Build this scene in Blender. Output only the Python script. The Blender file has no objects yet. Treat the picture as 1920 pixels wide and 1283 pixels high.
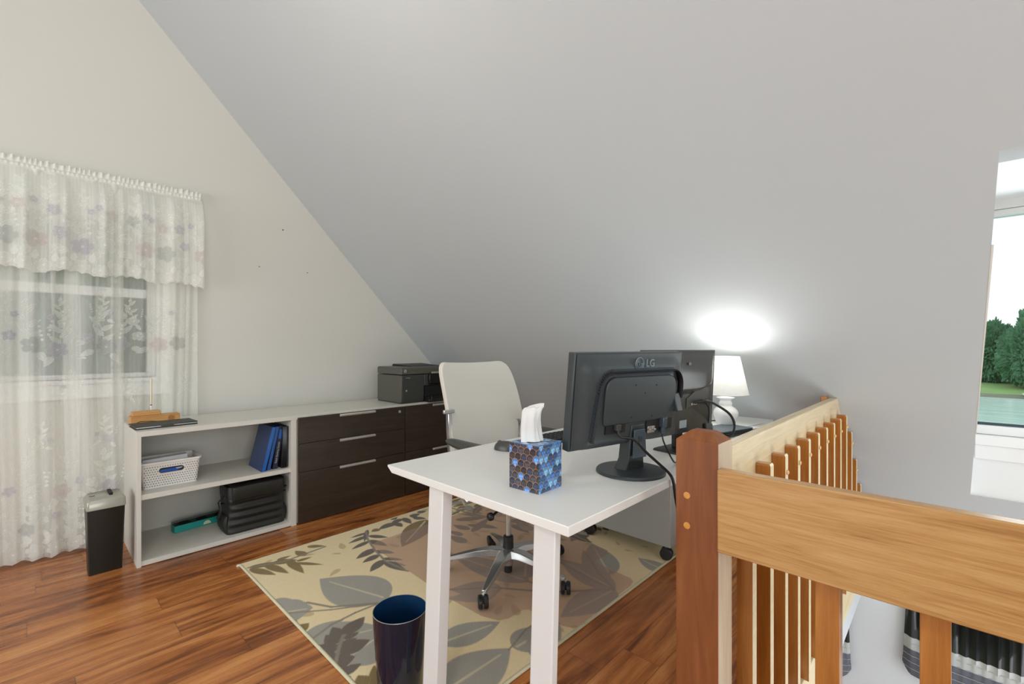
import bpy, bmesh, math, random
import numpy as np
from mathutils import Vector, Matrix
random.seed(7); np.random.seed(7)
PI = math.pi
sc = bpy.context.scene
C = sc.collection

# ------------------------------------------------------------------ camera
cam_d = bpy.data.cameras.new('camera'); cam = bpy.data.objects.new('camera', cam_d); C.objects.link(cam)
cam.location = (0, 0, 1.2); cam.rotation_euler = (PI/2, 0, math.radians(-46.22))
cam_d.sensor_width = 36; cam_d.lens = 862/1920*36; cam_d.shift_y = 8.5/1920
cam_d.clip_start = .02; cam_d.clip_end = 600
sc.camera = cam
# ------------------------------------------------------------------ exposure
vs = sc.view_settings
vs.view_transform = 'Standard'; vs.look = 'None'; vs.gamma = 1; vs.use_curve_mapping = False
vs.exposure = 0.1
sc.cycles.use_denoising = True
sc.cycles.max_bounces = 10; sc.cycles.diffuse_bounces = 6; sc.cycles.transparent_max_bounces = 24
sc.cycles.sample_clamp_indirect = 6
# ------------------------------------------------------------------ world: bright overcast sky
W = bpy.data.worlds.new('overcast_sky'); sc.world = W; W.use_nodes = True
nt = W.node_tree; bg = nt.nodes['Background']
tc = nt.nodes.new('ShaderNodeTexCoord'); mp = nt.nodes.new('ShaderNodeMapping'); mp.inputs['Scale'].default_value = (1, 1, 3.5)
nz = nt.nodes.new('ShaderNodeTexNoise'); nz.inputs['Scale'].default_value = 2.6; nz.inputs['Detail'].default_value = 5
cr = nt.nodes.new('ShaderNodeValToRGB'); cr.color_ramp.elements[0].position = .35; cr.color_ramp.elements[1].position = .62
cr.color_ramp.elements[0].color = (.93, .97, .99, 1); cr.color_ramp.elements[1].color = (1, 1, 1, 1)
nt.links.new(tc.outputs['Generated'], mp.inputs[0]); nt.links.new(mp.outputs[0], nz.inputs['Vector'])
nt.links.new(nz.outputs['Fac'], cr.inputs[0]); nt.links.new(cr.outputs[0], bg.inputs[0]); bg.inputs[1].default_value = 1.5
# ------------------------------------------------------------------ added room fill, daylight at the lake dormer, warm ceiling lamp
def area(name, loc, rot, sx, sy, power, col):
    d = bpy.data.lights.new(name, 'AREA'); d.shape = 'RECTANGLE'; d.size = sx; d.size_y = sy; d.energy = power; d.color = col
    o = bpy.data.objects.new(name, d); C.objects.link(o); o.location = loc; o.rotation_euler = rot; return o
area('added_rear_fill', (-.6, -3.4, 1.6), (math.radians(90), 0, 0), 3.0, 2.0, 84, (.88, .96, 1))  # added fill in front of the solid rear wall, no glazing there
area('added_left_fill', (-3.2, 1.7, 1.45), (math.radians(96), 0, math.radians(-90)), 3.4, 1.5, 98, (.92, .975, 1))  # added fill that brightens the slope, no dormer on this side
area('daylight_lake_dormer', (3.18, -.62, 1.2), (math.radians(90), 0, math.radians(90)), .95, .9, 9, (.93, .97, 1))
area('added_lower_fill', (2.4, -1.9, -.9), (math.radians(90), 0, math.radians(0)), 1.6, 1.6, 42, (.9, .96, 1))  # added fill hung in the stairwell to lift the lower wall
wl = bpy.data.lights.new('warm_ceiling_lamp', 'POINT'); wl.energy = 11; wl.shadow_soft_size = .2; wl.color = (1, .90, .76)
wo = bpy.data.objects.new('warm_ceiling_lamp', wl); C.objects.link(wo); wo.location = (.25, 1.55, 2.7)
fl = bpy.data.lights.new('added_high_fill', 'POINT'); fl.energy = 56; fl.shadow_soft_size = .15; fl.color = (1, .965, .91)  # added overhead fill balancing the room brightness, no fan hangs here
fo = bpy.data.objects.new('added_high_fill', fl); C.objects.link(fo); fo.location = (-1.0, -.6, 3.6)

# ------------------------------------------------------------------ materials
def lin(c):
    return tuple(((v/255)/12.92 if v/255 <= .04045 else ((v/255+.055)/1.055)**2.4) for v in c) + (1,)
class N:
    """tiny node-tree writer"""
    def __init__(s, name):
        s.m = bpy.data.materials.new(name); s.m.use_nodes = True; s.t = s.m.node_tree
        s.b = s.t.nodes['Principled BSDF']; s.out = s.t.nodes['Material Output']
    def n(s, typ, **kw):
        n = s.t.nodes.new('ShaderNode'+typ)
        for k, v in kw.items():
            if isinstance(v, (int, float, str, bool)) and hasattr(n, k) and not k.startswith('i_'): setattr(n, k, v)
        return n
    def l(s, a, b): s.t.links.new(a, b)
    def math(s, op, a, b=None, c=None):
        n = s.t.nodes.new('ShaderNodeMath'); n.operation = op
        for i, v in enumerate((a, b, c)):
            if v is None: continue
            if isinstance(v, (int, float)): n.inputs[i].default_value = v
            else: s.l(v, n.inputs[i])
        return n.outputs[0]
    def mix(s, f, a, b):
        n = s.t.nodes.new('ShaderNodeMix'); n.data_type = 'RGBA'
        for i, v in ((0, f), (6, a), (7, b)):
            if isinstance(v, (int, float)): n.inputs[i].default_value = v
            elif isinstance(v, tuple): n.inputs[i].default_value = v
            else: s.l(v, n.inputs[i])
        return n.outputs[2]
    def coord(s, scale=(1, 1, 1), loc=(0, 0, 0), rot=(0, 0, 0)):
        tc = s.t.nodes.new('ShaderNodeTexCoord'); mp = s.t.nodes.new('ShaderNodeMapping')
        mp.inputs['Scale'].default_value = scale; mp.inputs['Location'].default_value = loc; mp.inputs['Rotation'].default_value = rot
        s.l(tc.outputs['Object'], mp.inputs[0]); return mp.outputs[0]
    def noise(s, vec, scale, detail=3, rough=.5, dist=0):
        n = s.t.nodes.new('ShaderNodeTexNoise'); n.inputs['Scale'].default_value = scale; n.inputs['Detail'].default_value = detail
        n.inputs['Roughness'].default_value = rough; n.inputs['Distortion'].default_value = dist
        if vec is not None: s.l(vec, n.inputs['Vector'])
        return n.outputs['Fac']
    def ramp(s, f, stops):
        n = s.t.nodes.new('ShaderNodeValToRGB'); e = n.color_ramp.elements
        while len(e) < len(stops): e.new(.5)
        for k, (p, c) in enumerate(stops): e[k].position = p; e[k].color = c if len(c) == 4 else lin(c)
        s.l(f, n.inputs[0]); return n.outputs[0]
    def bump(s, h, strength=.2, dist=.002):
        n = s.t.nodes.new('ShaderNodeBump'); n.inputs['Strength'].default_value = strength; n.inputs['Distance'].default_value = dist
        s.l(h, n.inputs['Height']); s.l(n.outputs[0], s.b.inputs['Normal'])
    def set(s, **kw):
        for k, v in kw.items(): s.b.inputs[k.replace('_', ' ')].default_value = v
        return s

def plain(name, col, rough=.5, metal=0., var=.06, scale=6, bump=0, bscale=300, **kw):
    """a surface of one colour with a faint procedural unevenness"""
    s = N(name); c = lin(col); v = s.coord()
    f = s.noise(v, scale, 3)
    a = tuple(x*(1-var) for x in c[:3])+(1,); b = tuple(min(1, x*(1+var)) for x in c[:3])+(1,)
    s.l(s.mix(f, a, b), s.b.inputs['Base Color']); s.set(Roughness=rough, Metallic=metal, **kw)
    if bump: s.bump(s.noise(v, bscale, 2), bump, .001)
    return s.m

def wood(name, stops, scale=(1.5, 30, 30), rough=.4, dist=1.2, big=1.0, coat=0.):
    s = N(name); v = s.coord(scale)
    f = s.noise(v, big, 6, .62, dist); g = s.noise(s.coord(tuple(x*5 for x in scale)), big, 2, .5, .3)
    h = s.math('ADD', s.math('MULTIPLY', f, .8), s.math('MULTIPLY', g, .2))
    s.l(s.ramp(h, stops), s.b.inputs['Base Color']); s.set(Roughness=rough, Coat_Weight=coat, Coat_Roughness=.15)
    s.bump(h, .08, .001)
    return s.m

def floor_mat():
    s = N('laminate_planks'); tc = s.n('TexCoord'); sp = s.n('SeparateXYZ'); s.l(tc.outputs['Object'], sp.inputs[0])
    x, y = sp.outputs[0], sp.outputs[1]
    r = s.math('DIVIDE', s.math('SUBTRACT', y, .942-.151*40), .151); row = s.math('FLOOR', r); fr = s.math('FRACT', r)
    wn = s.n('TexWhiteNoise'); wn.noise_dimensions = '1D'; s.l(s.math('ADD', row, 3.7), wn.inputs['W'])
    xo = s.math('ADD', s.math('DIVIDE', x, 1.22), s.math('MULTIPLY', wn.outputs['Value'], 7.0)); col = s.math('FLOOR', xo); fx = s.math('FRACT', xo)
    wn2 = s.n('TexWhiteNoise'); wn2.noise_dimensions = '2D'; cb = s.n('CombineXYZ'); s.l(row, cb.inputs[0]); s.l(col, cb.inputs[1]); s.l(cb.outputs[0], wn2.inputs['Vector'])
    pid = wn2.outputs['Value']
    cv = s.n('CombineXYZ'); s.l(s.math('MULTIPLY', x, 1.5), cv.inputs[0]); s.l(s.math('MULTIPLY', y, 10), cv.inputs[1]); s.l(s.math('MULTIPLY', pid, 40), cv.inputs[2])
    f = s.noise(cv.outputs[0], 1.0, 5, .55, 1.6)
    cv2 = s.n('CombineXYZ'); s.l(s.math('MULTIPLY', x, 2.2), cv2.inputs[0]); s.l(s.math('MULTIPLY', y, 60), cv2.inputs[1]); s.l(s.math('MULTIPLY', pid, 90), cv2.inputs[2])
    g = s.noise(cv2.outputs[0], 1.0, 4, .6, .8)
    h = s.math('ADD', s.math('MULTIPLY', f, .72), s.math('MULTIPLY', g, .28))
    h = s.math('ADD', h, s.math('MULTIPLY', s.math('SUBTRACT', pid, .5), .10))
    c = s.ramp(h, [(.33, (92, 50, 22)), (.42, (136, 78, 38)), (.5, (166, 100, 50)), (.58, (186, 118, 62)), (.68, (204, 140, 82))])
    ey = s.math('MINIMUM', fr, s.math('SUBTRACT', 1.0, fr)); ex = s.math('MULTIPLY', s.math('MINIMUM', fx, s.math('SUBTRACT', 1.0, fx)), 8.0)
    seam = s.math('LESS_THAN', s.math('MINIMUM', ey, ex), .011)
    c = s.mix(s.math('MULTIPLY', seam, .55), c, lin((60, 30, 16)))
    s.l(c, s.b.inputs['Base Color']); s.set(Roughness=.3); s.b.inputs['Specular IOR Level'].default_value = .5
    s.l(s.math('ADD', .2, s.math('MULTIPLY', g, .14)), s.b.inputs['Roughness'])
    s.bump(s.math('SUBTRACT', s.math('MULTIPLY', g, .25), seam), .1, .001)
    return s.m

def attr_mat(name, attr='pattern', rough=.9, bump=.0, bscale=500, streak=0., **kw):
    s = N(name); a = s.n('Attribute'); a.attribute_name = attr; c = a.outputs['Color']
    v = s.coord()
    nz_ = s.noise(v, bscale, 2, .7)
    c = s.mix(s.math('MULTIPLY', s.math('SUBTRACT', nz_, .42), streak), c, lin((40, 36, 30))) if streak else c
    s.l(c, s.b.inputs['Base Color']); s.set(Roughness=rough, **kw)
    if bump: s.bump(nz_, bump, .003)
    return s.m

def sheer_mat(name):
    """net curtain: open weave, closed where the embroidery ('lace' attribute) is dense"""
    s = N(name); a = s.n('Attribute'); a.attribute_name = 'lace'; t = s.n('Attribute'); t.attribute_name = 'tint'
    d = s.n('BsdfDiffuse'); tl = s.n('BsdfTranslucent'); tr = s.n('BsdfTransparent'); s.l(t.outputs['Color'], d.inputs[0]); s.l(t.outputs['Color'], tl.inputs[0])
    m1 = s.n('MixShader'); m1.inputs[0].default_value = .35; s.l(d.outputs[0], m1.inputs[1]); s.l(tl.outputs[0], m1.inputs[2])
    wv = s.noise(s.coord((1, 1, .03)), 900, 1); op = s.math('ADD', .40, s.math('MULTIPLY', a.outputs['Fac'], .60))
    op = s.math('ADD', op, s.math('MULTIPLY', s.math('SUBTRACT', wv, .5), .25)); op = s.math('MINIMUM', 1.0, s.math('MAXIMUM', 0.0, op))
    m2 = s.n('MixShader'); s.l(op, m2.inputs[0]); s.l(tr.outputs[0], m2.inputs[1]); s.l(m1.outputs[0], m2.inputs[2])
    bp = s.n('Bump'); bp.inputs['Strength'].default_value = .5; bp.inputs['Distance'].default_value = .004; s.l(a.outputs['Fac'], bp.inputs['Height']); s.l(bp.outputs[0], d.inputs['Normal'])
    s.t.nodes.remove(s.b); s.l(m2.outputs[0], s.out.inputs[0]); return s.m

def glass_mat(name, tint=(235, 245, 243), op=.08):
    s = N(name); tr = s.n('BsdfTransparent'); tr.inputs[0].default_value = lin(tint); gl = s.n('BsdfGlossy'); gl.inputs['Roughness'].default_value = .02
    fr = s.n('Fresnel'); fr.inputs[0].default_value = 1.45; m = s.n('MixShader'); s.l(s.math('MULTIPLY', fr.outputs[0], .8), m.inputs[0]); s.l(tr.outputs[0], m.inputs[1]); s.l(gl.outputs[0], m.inputs[2])
    s.t.nodes.remove(s.b); s.l(m.outputs[0], s.out.inputs[0]); return s.m

def screen_mat(name):
    s = N(name); tr = s.n('BsdfTransparent'); d = s.n('BsdfDiffuse'); d.inputs[0].default_value = lin((150, 152, 145)); m = s.n('MixShader')
    s.l(s.math('ADD', .45, s.math('MULTIPLY', s.noise(s.coord((1, 1, .25)), 160, 2), .25)), m.inputs[0]); s.l(tr.outputs[0], m.inputs[1]); s.l(d.outputs[0], m.inputs[2])
    s.t.nodes.remove(s.b); s.l(m.outputs[0], s.out.inputs[0]); return s.m

def shade_mat(name):
    s = N(name); d = s.n('BsdfDiffuse'); tl = s.n('BsdfTranslucent'); f = s.noise(s.coord(), 40, 2)
    c = s.mix(f, lin((222, 222, 218)), lin((232, 232, 228))); s.l(c, d.inputs[0]); s.l(c, tl.inputs[0]); m = s.n('MixShader'); m.inputs[0].default_value = .17
    s.l(d.outputs[0], m.inputs[1]); s.l(tl.outputs[0], m.inputs[2]); s.t.nodes.remove(s.b); s.l(m.outputs[0], s.out.inputs[0]); return s.m

def mat_mat(name):
    s = N(name); tr = s.n('BsdfTransparent'); tr.inputs[0].default_value = lin((251, 245, 242)); m = s.n('MixShader')
    s.l(s.mix(s.noise(s.coord(), 9, 4), lin((216, 198, 186)), lin((226, 210, 198))), s.b.inputs['Base Color']); s.set(Roughness=.32)
    m.inputs[0].default_value = .22; s.l(tr.outputs[0], m.inputs[1]); s.l(s.b.outputs[0], m.inputs[2]); s.l(m.outputs[0], s.out.inputs[0]); return s.m

def emit_mat(name, col, strength):
    s = N(name); s.b.inputs['Base Color'].default_value = lin(col); s.b.inputs['Emission Color'].default_value = lin(col)
    s.l(s.math('ADD', strength, s.math('MULTIPLY', s.noise(s.coord(), 5), .05)), s.b.inputs['Emission Strength']); return s.m

def water_mat():
    s = N('lake_water'); v = s.coord((.5, .12, 1)); f = s.noise(v, 1.0, 5, .6, .4); s.l(s.mix(f, lin((196, 216, 210)), lin((224, 238, 234))), s.b.inputs['Base Color'])
    s.set(Roughness=.18); s.bump(f, .6, .25); return s.m

MT = {}
def mt(k):
    if k not in MT: MT[k] = DEFS[k]()
    return MT[k]
DEFS = dict(
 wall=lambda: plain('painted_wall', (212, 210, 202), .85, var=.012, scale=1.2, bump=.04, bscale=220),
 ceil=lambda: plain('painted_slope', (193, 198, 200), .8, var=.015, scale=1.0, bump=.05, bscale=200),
 lower=lambda: plain('painted_lower_wall', (205, 208, 212), .8, var=.02, scale=1.0),
 white=lambda: plain('white_trim_paint', (236, 237, 236), .4, var=.01),
 recess=lambda: plain('white_dormer_paint', (232, 234, 234), .6, var=.012, scale=3),
 floor=floor_mat,
 lam=lambda: plain('light_laminate', (212, 209, 200), .38, var=.02, scale=3),
 lamedge=lambda: plain('laminate_edge', (226, 224, 216), .35, var=.02),
 dark=lambda: wood('espresso_veneer', [(.3, (44, 35, 28)), (.5, (54, 43, 34)), (.7, (64, 52, 42))], (2, 9, 30), .32),
 alu=lambda: plain('brushed_aluminium', (206, 204, 196), .4, .45, var=.05, scale=30),
 chrome=lambda: plain('polished_chrome', (206, 206, 204), .2, .85, var=.02),
 blk=lambda: plain('black_plastic', (28, 28, 28), .42, var=.1),
 blkg=lambda: plain('glossy_black_plastic', (14, 14, 15), .12, var=.1),
 charc=lambda: plain('charcoal_plastic', (62, 62, 57), .38, var=.05),
 printer=lambda: plain('printer_grey_plastic', (82, 81, 73), .38, var=.05),
 printf=lambda: plain('printer_front_plastic', (60, 63, 60), .3, var=.05),
 desk=lambda: plain('white_desk_laminate', (234, 234, 230), .34, var=.012, scale=2),
 legm=lambda: plain('white_powder_coat', (222, 221, 219), .35, var=.012),
 ped=lambda: plain('grey_painted_steel', (150, 150, 145), .4, var=.02),
 mon=lambda: plain('monitor_slate_plastic', (52, 58, 60), .36, var=.05, bump=.1, bscale=700),
 mon2=lambda: plain('monitor_gloss_grey', (66, 66, 64), .2, var=.06),
 ceramic=lambda: plain('white_ceramic', (235, 236, 236), .12, var=.01, Coat_Weight=.4),
 shade=lambda: shade_mat('lamp_shade_fabric'),
 bulb=lambda: emit_mat('lit_bulb', (255, 252, 246), 30),
 fabric=lambda: plain('white_chair_mesh', (214, 212, 203), .8, var=.02, bump=.25, bscale=900),
 fabside=lambda: plain('chair_edge_fabric', (214, 208, 198), .8, var=.02, bump=.2, bscale=900),
 seat=lambda: plain('black_seat_fabric', (34, 34, 34), .85, var=.1, bump=.3, bscale=700),
 bag=lambda: plain('black_nylon', (30, 30, 27), .5, var=.18, bump=.3, bscale=500),
 teal=lambda: plain('teal_card', (38, 158, 150), .4, var=.05),
 clear=lambda: glass_mat('clear_plastic_lid', (190, 210, 208)),
 cream=lambda: plain('cream_card', (222, 214, 180), .6),
 basket=lambda: plain('white_basket_plastic', (232, 230, 226), .4, var=.02),
 hole=lambda: plain('basket_gap', (112, 106, 98), .8),
 paper=lambda: plain('paper', (222, 224, 226), .7, var=.02),
 blue=lambda: plain('royal_blue_plastic', (22, 76, 170), .35, var=.06),
 binder=lambda: plain('blue_vinyl', (30, 56, 104), .3, var=.12, scale=20, bump=.1, bscale=150),
 binder2=lambda: plain('bright_blue_vinyl', (20, 88, 166), .3, var=.08),
 navy=lambda: plain('navy_vinyl', (22, 26, 54), .35, var=.08),
 silver=lambda: plain('silver_plastic', (166, 164, 152), .3, .35, var=.04),
 shredb=lambda: plain('shredder_black', (24, 24, 20), .35, var=.1, bump=.2, bscale=400),
 shreds=lambda: plain('shredder_side', (72, 68, 60), .35, var=.05),
 bamboo=lambda: wood('bamboo', [(.3, (176, 122, 62)), (.5, (198, 146, 84)), (.7, (214, 166, 104))], (3, 60, 60), .45),
 brand=lambda: plain('burnt_mark', (120, 72, 34), .7),
 folio=lambda: plain('charcoal_folio', (58, 60, 57), .6, var=.05, bump=.2, bscale=500),
 stylus=lambda: plain('cream_stylus', (222, 208, 180), .4),
 binb=lambda: plain('navy_enamel', (24, 28, 46), .07, var=.08),
 binin=lambda: plain('navy_inner_enamel', (10, 48, 84), .35, var=.08),
 tissue=lambda: plain('tissue_paper', (222, 222, 220), .8, var=.01),
 cable=lambda: plain('black_cable', (22, 22, 22), .4),
 slate=lambda: plain('slate_anodised', (78, 92, 102), .32, .4, var=.05),
 sticker=lambda: plain('pale_sticker', (150, 160, 162), .4, var=.2, scale=150),
 label=lambda: plain('light_print', (176, 178, 176), .4),
 emboss=lambda: plain('embossed_highlight', (120, 138, 146), .2, var=.05),  # lighter base colour stands for highlights on the raised logo
 ink=lambda: plain('dark_recess', (8, 8, 9), .6),
 newel=lambda: wood('stained_newel', [(.3, (112, 58, 22)), (.5, (132, 74, 32)), (.7, (150, 92, 46))], (14, 14, 1.4), .55, 1.5, .8, .0),
 oak=lambda: wood('red_oak_board', [(.30, (146, 100, 52)), (.40, (172, 126, 72)), (.52, (188, 144, 88)), (.7, (200, 160, 108))], (70, 3.0, 70), .36, .6, 1.3, .1),
 oakx=lambda: wood('pale_oak_board', [(.30, (176, 146, 104)), (.38, (208, 186, 144)), (.7, (226, 208, 170))], (2.0, 26, 26), .36, 1.4, 1.2, .2),
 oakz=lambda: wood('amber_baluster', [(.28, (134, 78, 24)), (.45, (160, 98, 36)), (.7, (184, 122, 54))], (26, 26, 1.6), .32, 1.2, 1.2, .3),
 newel_side=lambda: wood('newel_side_wood', [(.3, (168, 144, 116)), (.5, (188, 166, 138)), (.7, (204, 184, 156))], (14, 14, 1.4), .4),
 plug=lambda: wood('oak_plug', [(.3, (196, 132, 52)), (.7, (216, 156, 78))], (30, 30, 30), .35),
 knob=lambda: wood('oak_button', [(.3, (206, 166, 112)), (.7, (226, 190, 140))], (30, 30, 30), .35),
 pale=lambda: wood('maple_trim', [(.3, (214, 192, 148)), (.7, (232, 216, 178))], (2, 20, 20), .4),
 vblack=lambda: plain('black_satin', (22, 22, 23), .35, var=.15),
 vlight=lambda: plain('silver_grey_satin', (170, 172, 170), .5, var=.04),
 vdark=lambda: plain('slate_satin', (84, 86, 96), .5, var=.06),
 nail=lambda: plain('nail_metal', (70, 66, 62), .4, .6),
 leafd=lambda: plain('dark_foliage', (78, 116, 84), .8, var=.75, scale=2.2),
 leafl=lambda: plain('light_foliage', (120, 158, 104), .8, var=.7, scale=2.2),
 leafg=lambda: plain('hedge_foliage', (120, 134, 104), .8, var=.35, scale=3),
 bark=lambda: plain('bark', (78, 66, 54), .9),
 lawn=lambda: plain('lawn_grass', (142, 170, 110), .9, var=.2, scale=.3),
 shore=lambda: plain('shore_stone', (128, 126, 112), .9, var=.25, scale=.5),
 water=water_mat, glass=lambda: glass_mat('window_glass'), screen=lambda: screen_mat('insect_screen'),
 sheerlite=lambda: plain('curtain_heading', (222, 221, 214), .8, var=.04, scale=60),
 sheer=lambda: sheer_mat('net_curtain'),
 rug=lambda: attr_mat('woven_rug', 'pattern', .95, .6, 260, .35, Sheen_Weight=.1),
 rugedge=lambda: plain('rug_binding', (208, 202, 172), .9, var=.06, scale=80, bump=.4, bscale=300),
 tissuebox=lambda: attr_mat('printed_carton', 'pattern', .28),
 matm=lambda: mat_mat('clear_vinyl_mat'),
)

# ------------------------------------------------------------------ objects
def setp(o, label=None, cat=None, group=None, kind=None):
    if label: o['label'] = label
    if cat: o['category'] = cat
    if group: o['group'] = group
    if kind: o['kind'] = kind
    return o
def thing(name, label, cat, loc, rz=0, group=None):
    o = bpy.data.objects.new(name, None); C.objects.link(o); o.empty_display_size = .05
    o.location = loc; o.rotation_euler = (0, 0, rz); return setp(o, label, cat, group)
def dup(o, parent=None):
    c = o.copy(); C.objects.link(c)
    if parent is not None: c.parent = parent
    for ch in list(o.children): dup(ch, c)
    return c

class MB:
    """collects shapes of ONE part; off is subtracted (world coordinates -> the thing's own)"""
    def __init__(s, off=(0, 0, 0)): s.v = []; s.f = []; s.mi = []; s.off = Vector(off)
    def add(s, vs_, fs, m=0, M=None):
        k = len(s.v)
        for p in vs_:
            p = Vector(p)
            if M is not None: p = M @ p
            s.v.append(p - s.off)
        for f in fs: s.f.append(tuple(i+k for i in f)); s.mi.append(m)
        return s
    def box(s, x0, y0, z0, x1, y1, z1, m=0, M=None):
        v = [(x, y, z) for z in (z0, z1) for y in (y0, y1) for x in (x0, x1)]
        return s.add(v, [(0, 2, 3, 1), (4, 5, 7, 6), (0, 1, 5, 4), (2, 6, 7, 3), (0, 4, 6, 2), (1, 3, 7, 5)], m, M)
    def prism(s, pts, ax, a, b, m=0, M=None):
        """polygon pts extruded along axis ax from a to b; pts are the two other axes in xyz order"""
        def P(p, t):
            return {'x': (t, p[0], p[1]), 'y': (p[0], t, p[1]), 'z': (p[0], p[1], t)}[ax]
        n = len(pts); v = [P(p, a) for p in pts]+[P(p, b) for p in pts]
        return s.add(v, [tuple(range(n))[::-1], tuple(range(n, 2*n))]+[(i, (i+1) % n, n+(i+1) % n, n+i) for i in range(n)], m, M)
    def loft(s, rings, m=0, M=None, caps=True, close=False):
        n = len(rings[0]); v = [p for r in rings for p in r]; f = []
        for k in range(len(rings)-(0 if close else 1)):
            a = k*n; b = ((k+1) % len(rings))*n
            f += [(a+i, a+(i+1) % n, b+(i+1) % n, b+i) for i in range(n)]
        if caps and not close: f += [tuple(range(n))[::-1], tuple(range(len(v)-n, len(v)))]
        return s.add(v, f, m, M)
    def tube(s, pts, r, n=10, m=0, M=None, caps=True, flat=1.0):
        pts = [Vector(p) for p in pts]; rr = r if isinstance(r, (list, tuple)) else [r]*len(pts); rings = []; up = None
        for i, p in enumerate(pts):
            d = (pts[min(i+1, len(pts)-1)]-pts[max(i-1, 0)]).normalized()
            if up is None: up = Vector((0, 0, 1)) if abs(d.z) < .9 else Vector((1, 0, 0))
            a = d.cross(up).normalized(); up = a.cross(d).normalized()
            rings.append([p+a*math.cos(2*PI*j/n)*rr[i]+up*math.sin(2*PI*j/n)*rr[i]*flat for j in range(n)])
        return s.loft(rings, m, M, caps)
    def lathe(s, prof, c=(0, 0, 0), n=32, m=0, M=None, sx=1, sy=1, caps=True):
        return s.loft([[(c[0]+r*sx*math.cos(2*PI*j/n), c[1]+r*sy*math.sin(2*PI*j/n), c[2]+z) for j in range(n)] for r, z in prof], m, M, caps)
    def ball(s, c, r, n=16, m=0, M=None, sc_=(1, 1, 1)):
        k = n//2; R = [[(c[0]+r*sc_[0]*math.sin(PI*i/k)*math.cos(2*PI*j/n), c[1]+r*sc_[1]*math.sin(PI*i/k)*math.sin(2*PI*j/n), c[2]-r*sc_[2]*math.cos(PI*i/k)) for j in range(n)] for i in range(1, k)]
        return s.loft(R, m, M, True)
    def grid(s, fn, nu, nv, m=0, M=None, wrap=False):
        v = [fn(i/nu, j/nv) for j in range(nv+1) for i in range(nu+1)]
        return s.add(v, [(j*(nu+1)+i, j*(nu+1)+i+1, (j+1)*(nu+1)+i+1, (j+1)*(nu+1)+i) for j in range(nv) for i in range(nu)], m, M)
    def build(s, name, mats, parent=None, bevel=0, smooth=None, fix=True, loc=None, solid=0, seg=2):
        me = bpy.data.meshes.new(name); off = Vector(loc) if loc else Vector((0, 0, 0))
        me.from_pydata([v-off for v in s.v], [], s.f); me.update()
        mats = mats if isinstance(mats, (list, tuple)) else [mats]
        for x in mats: me.materials.append(mt(x) if isinstance(x, str) else x)
        me.polygons.foreach_set('material_index', s.mi)
        if fix:
            b = bmesh.new(); b.from_mesh(me); bmesh.ops.recalc_face_normals(b, faces=b.faces); b.to_mesh(me); b.free()
        o = bpy.data.objects.new(name, me); C.objects.link(o)
        if loc: o.location = loc
        if parent is not None: o.parent = parent
        if smooth:
            me.shade_smooth(); me.set_sharp_from_angle(angle=math.radians(smooth))
        if bevel:
            md = o.modifiers.new('bevel', 'BEVEL'); md.width = bevel; md.segments = seg; md.limit_method = 'ANGLE'; md.angle_limit = math.radians(40)
            me.shade_smooth(); md.harden_normals = False
            me.set_sharp_from_angle(angle=math.radians(smooth or 35))
        if solid:
            md = o.modifiers.new('thick', 'SOLIDIFY'); md.thickness = solid; md.offset = 0
        return o
def struct(o): o['kind'] = 'structure'; return o
def text(s, size, M, name, mat, parent, depth=.0006, align='CENTER'):
    cu = bpy.data.curves.new(name, 'FONT'); cu.body = s; cu.size = size; cu.extrude = depth; cu.align_x = align; cu.align_y = 'CENTER'; cu.resolution_u = 3
    t = bpy.data.objects.new('tmp', cu); C.objects.link(t); bpy.context.view_layer.update()
    me = bpy.data.meshes.new_from_object(t.evaluated_get(bpy.context.evaluated_depsgraph_get())); bpy.data.objects.remove(t)
    me.transform(M); me.materials.clear(); me.materials.append(mt(mat))
    o = bpy.data.objects.new(name, me); C.objects.link(o); o.parent = parent; return o
def Rz(a): return Matrix.Rotation(a, 4, 'Z')
def T(x, y, z): return Matrix.Translation((x, y, z))
def TX(u, z, y, sx=1):  # text in the local xz plane facing -y
    return T(u, y, z) @ Matrix.Rotation(PI/2, 4, 'X')
def rrect(w, h, r, n=5):
    out = []
    for cx, cy, a0 in ((w/2-r, h/2-r, 0), (-w/2+r, h/2-r, PI/2), (-w/2+r, -h/2+r, PI), (w/2-r, -h/2+r, 1.5*PI)):
        out += [(cx+r*math.cos(a0+PI/2*k/n), cy+r*math.sin(a0+PI/2*k/n)) for k in range(n+1)]
    return out

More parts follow.
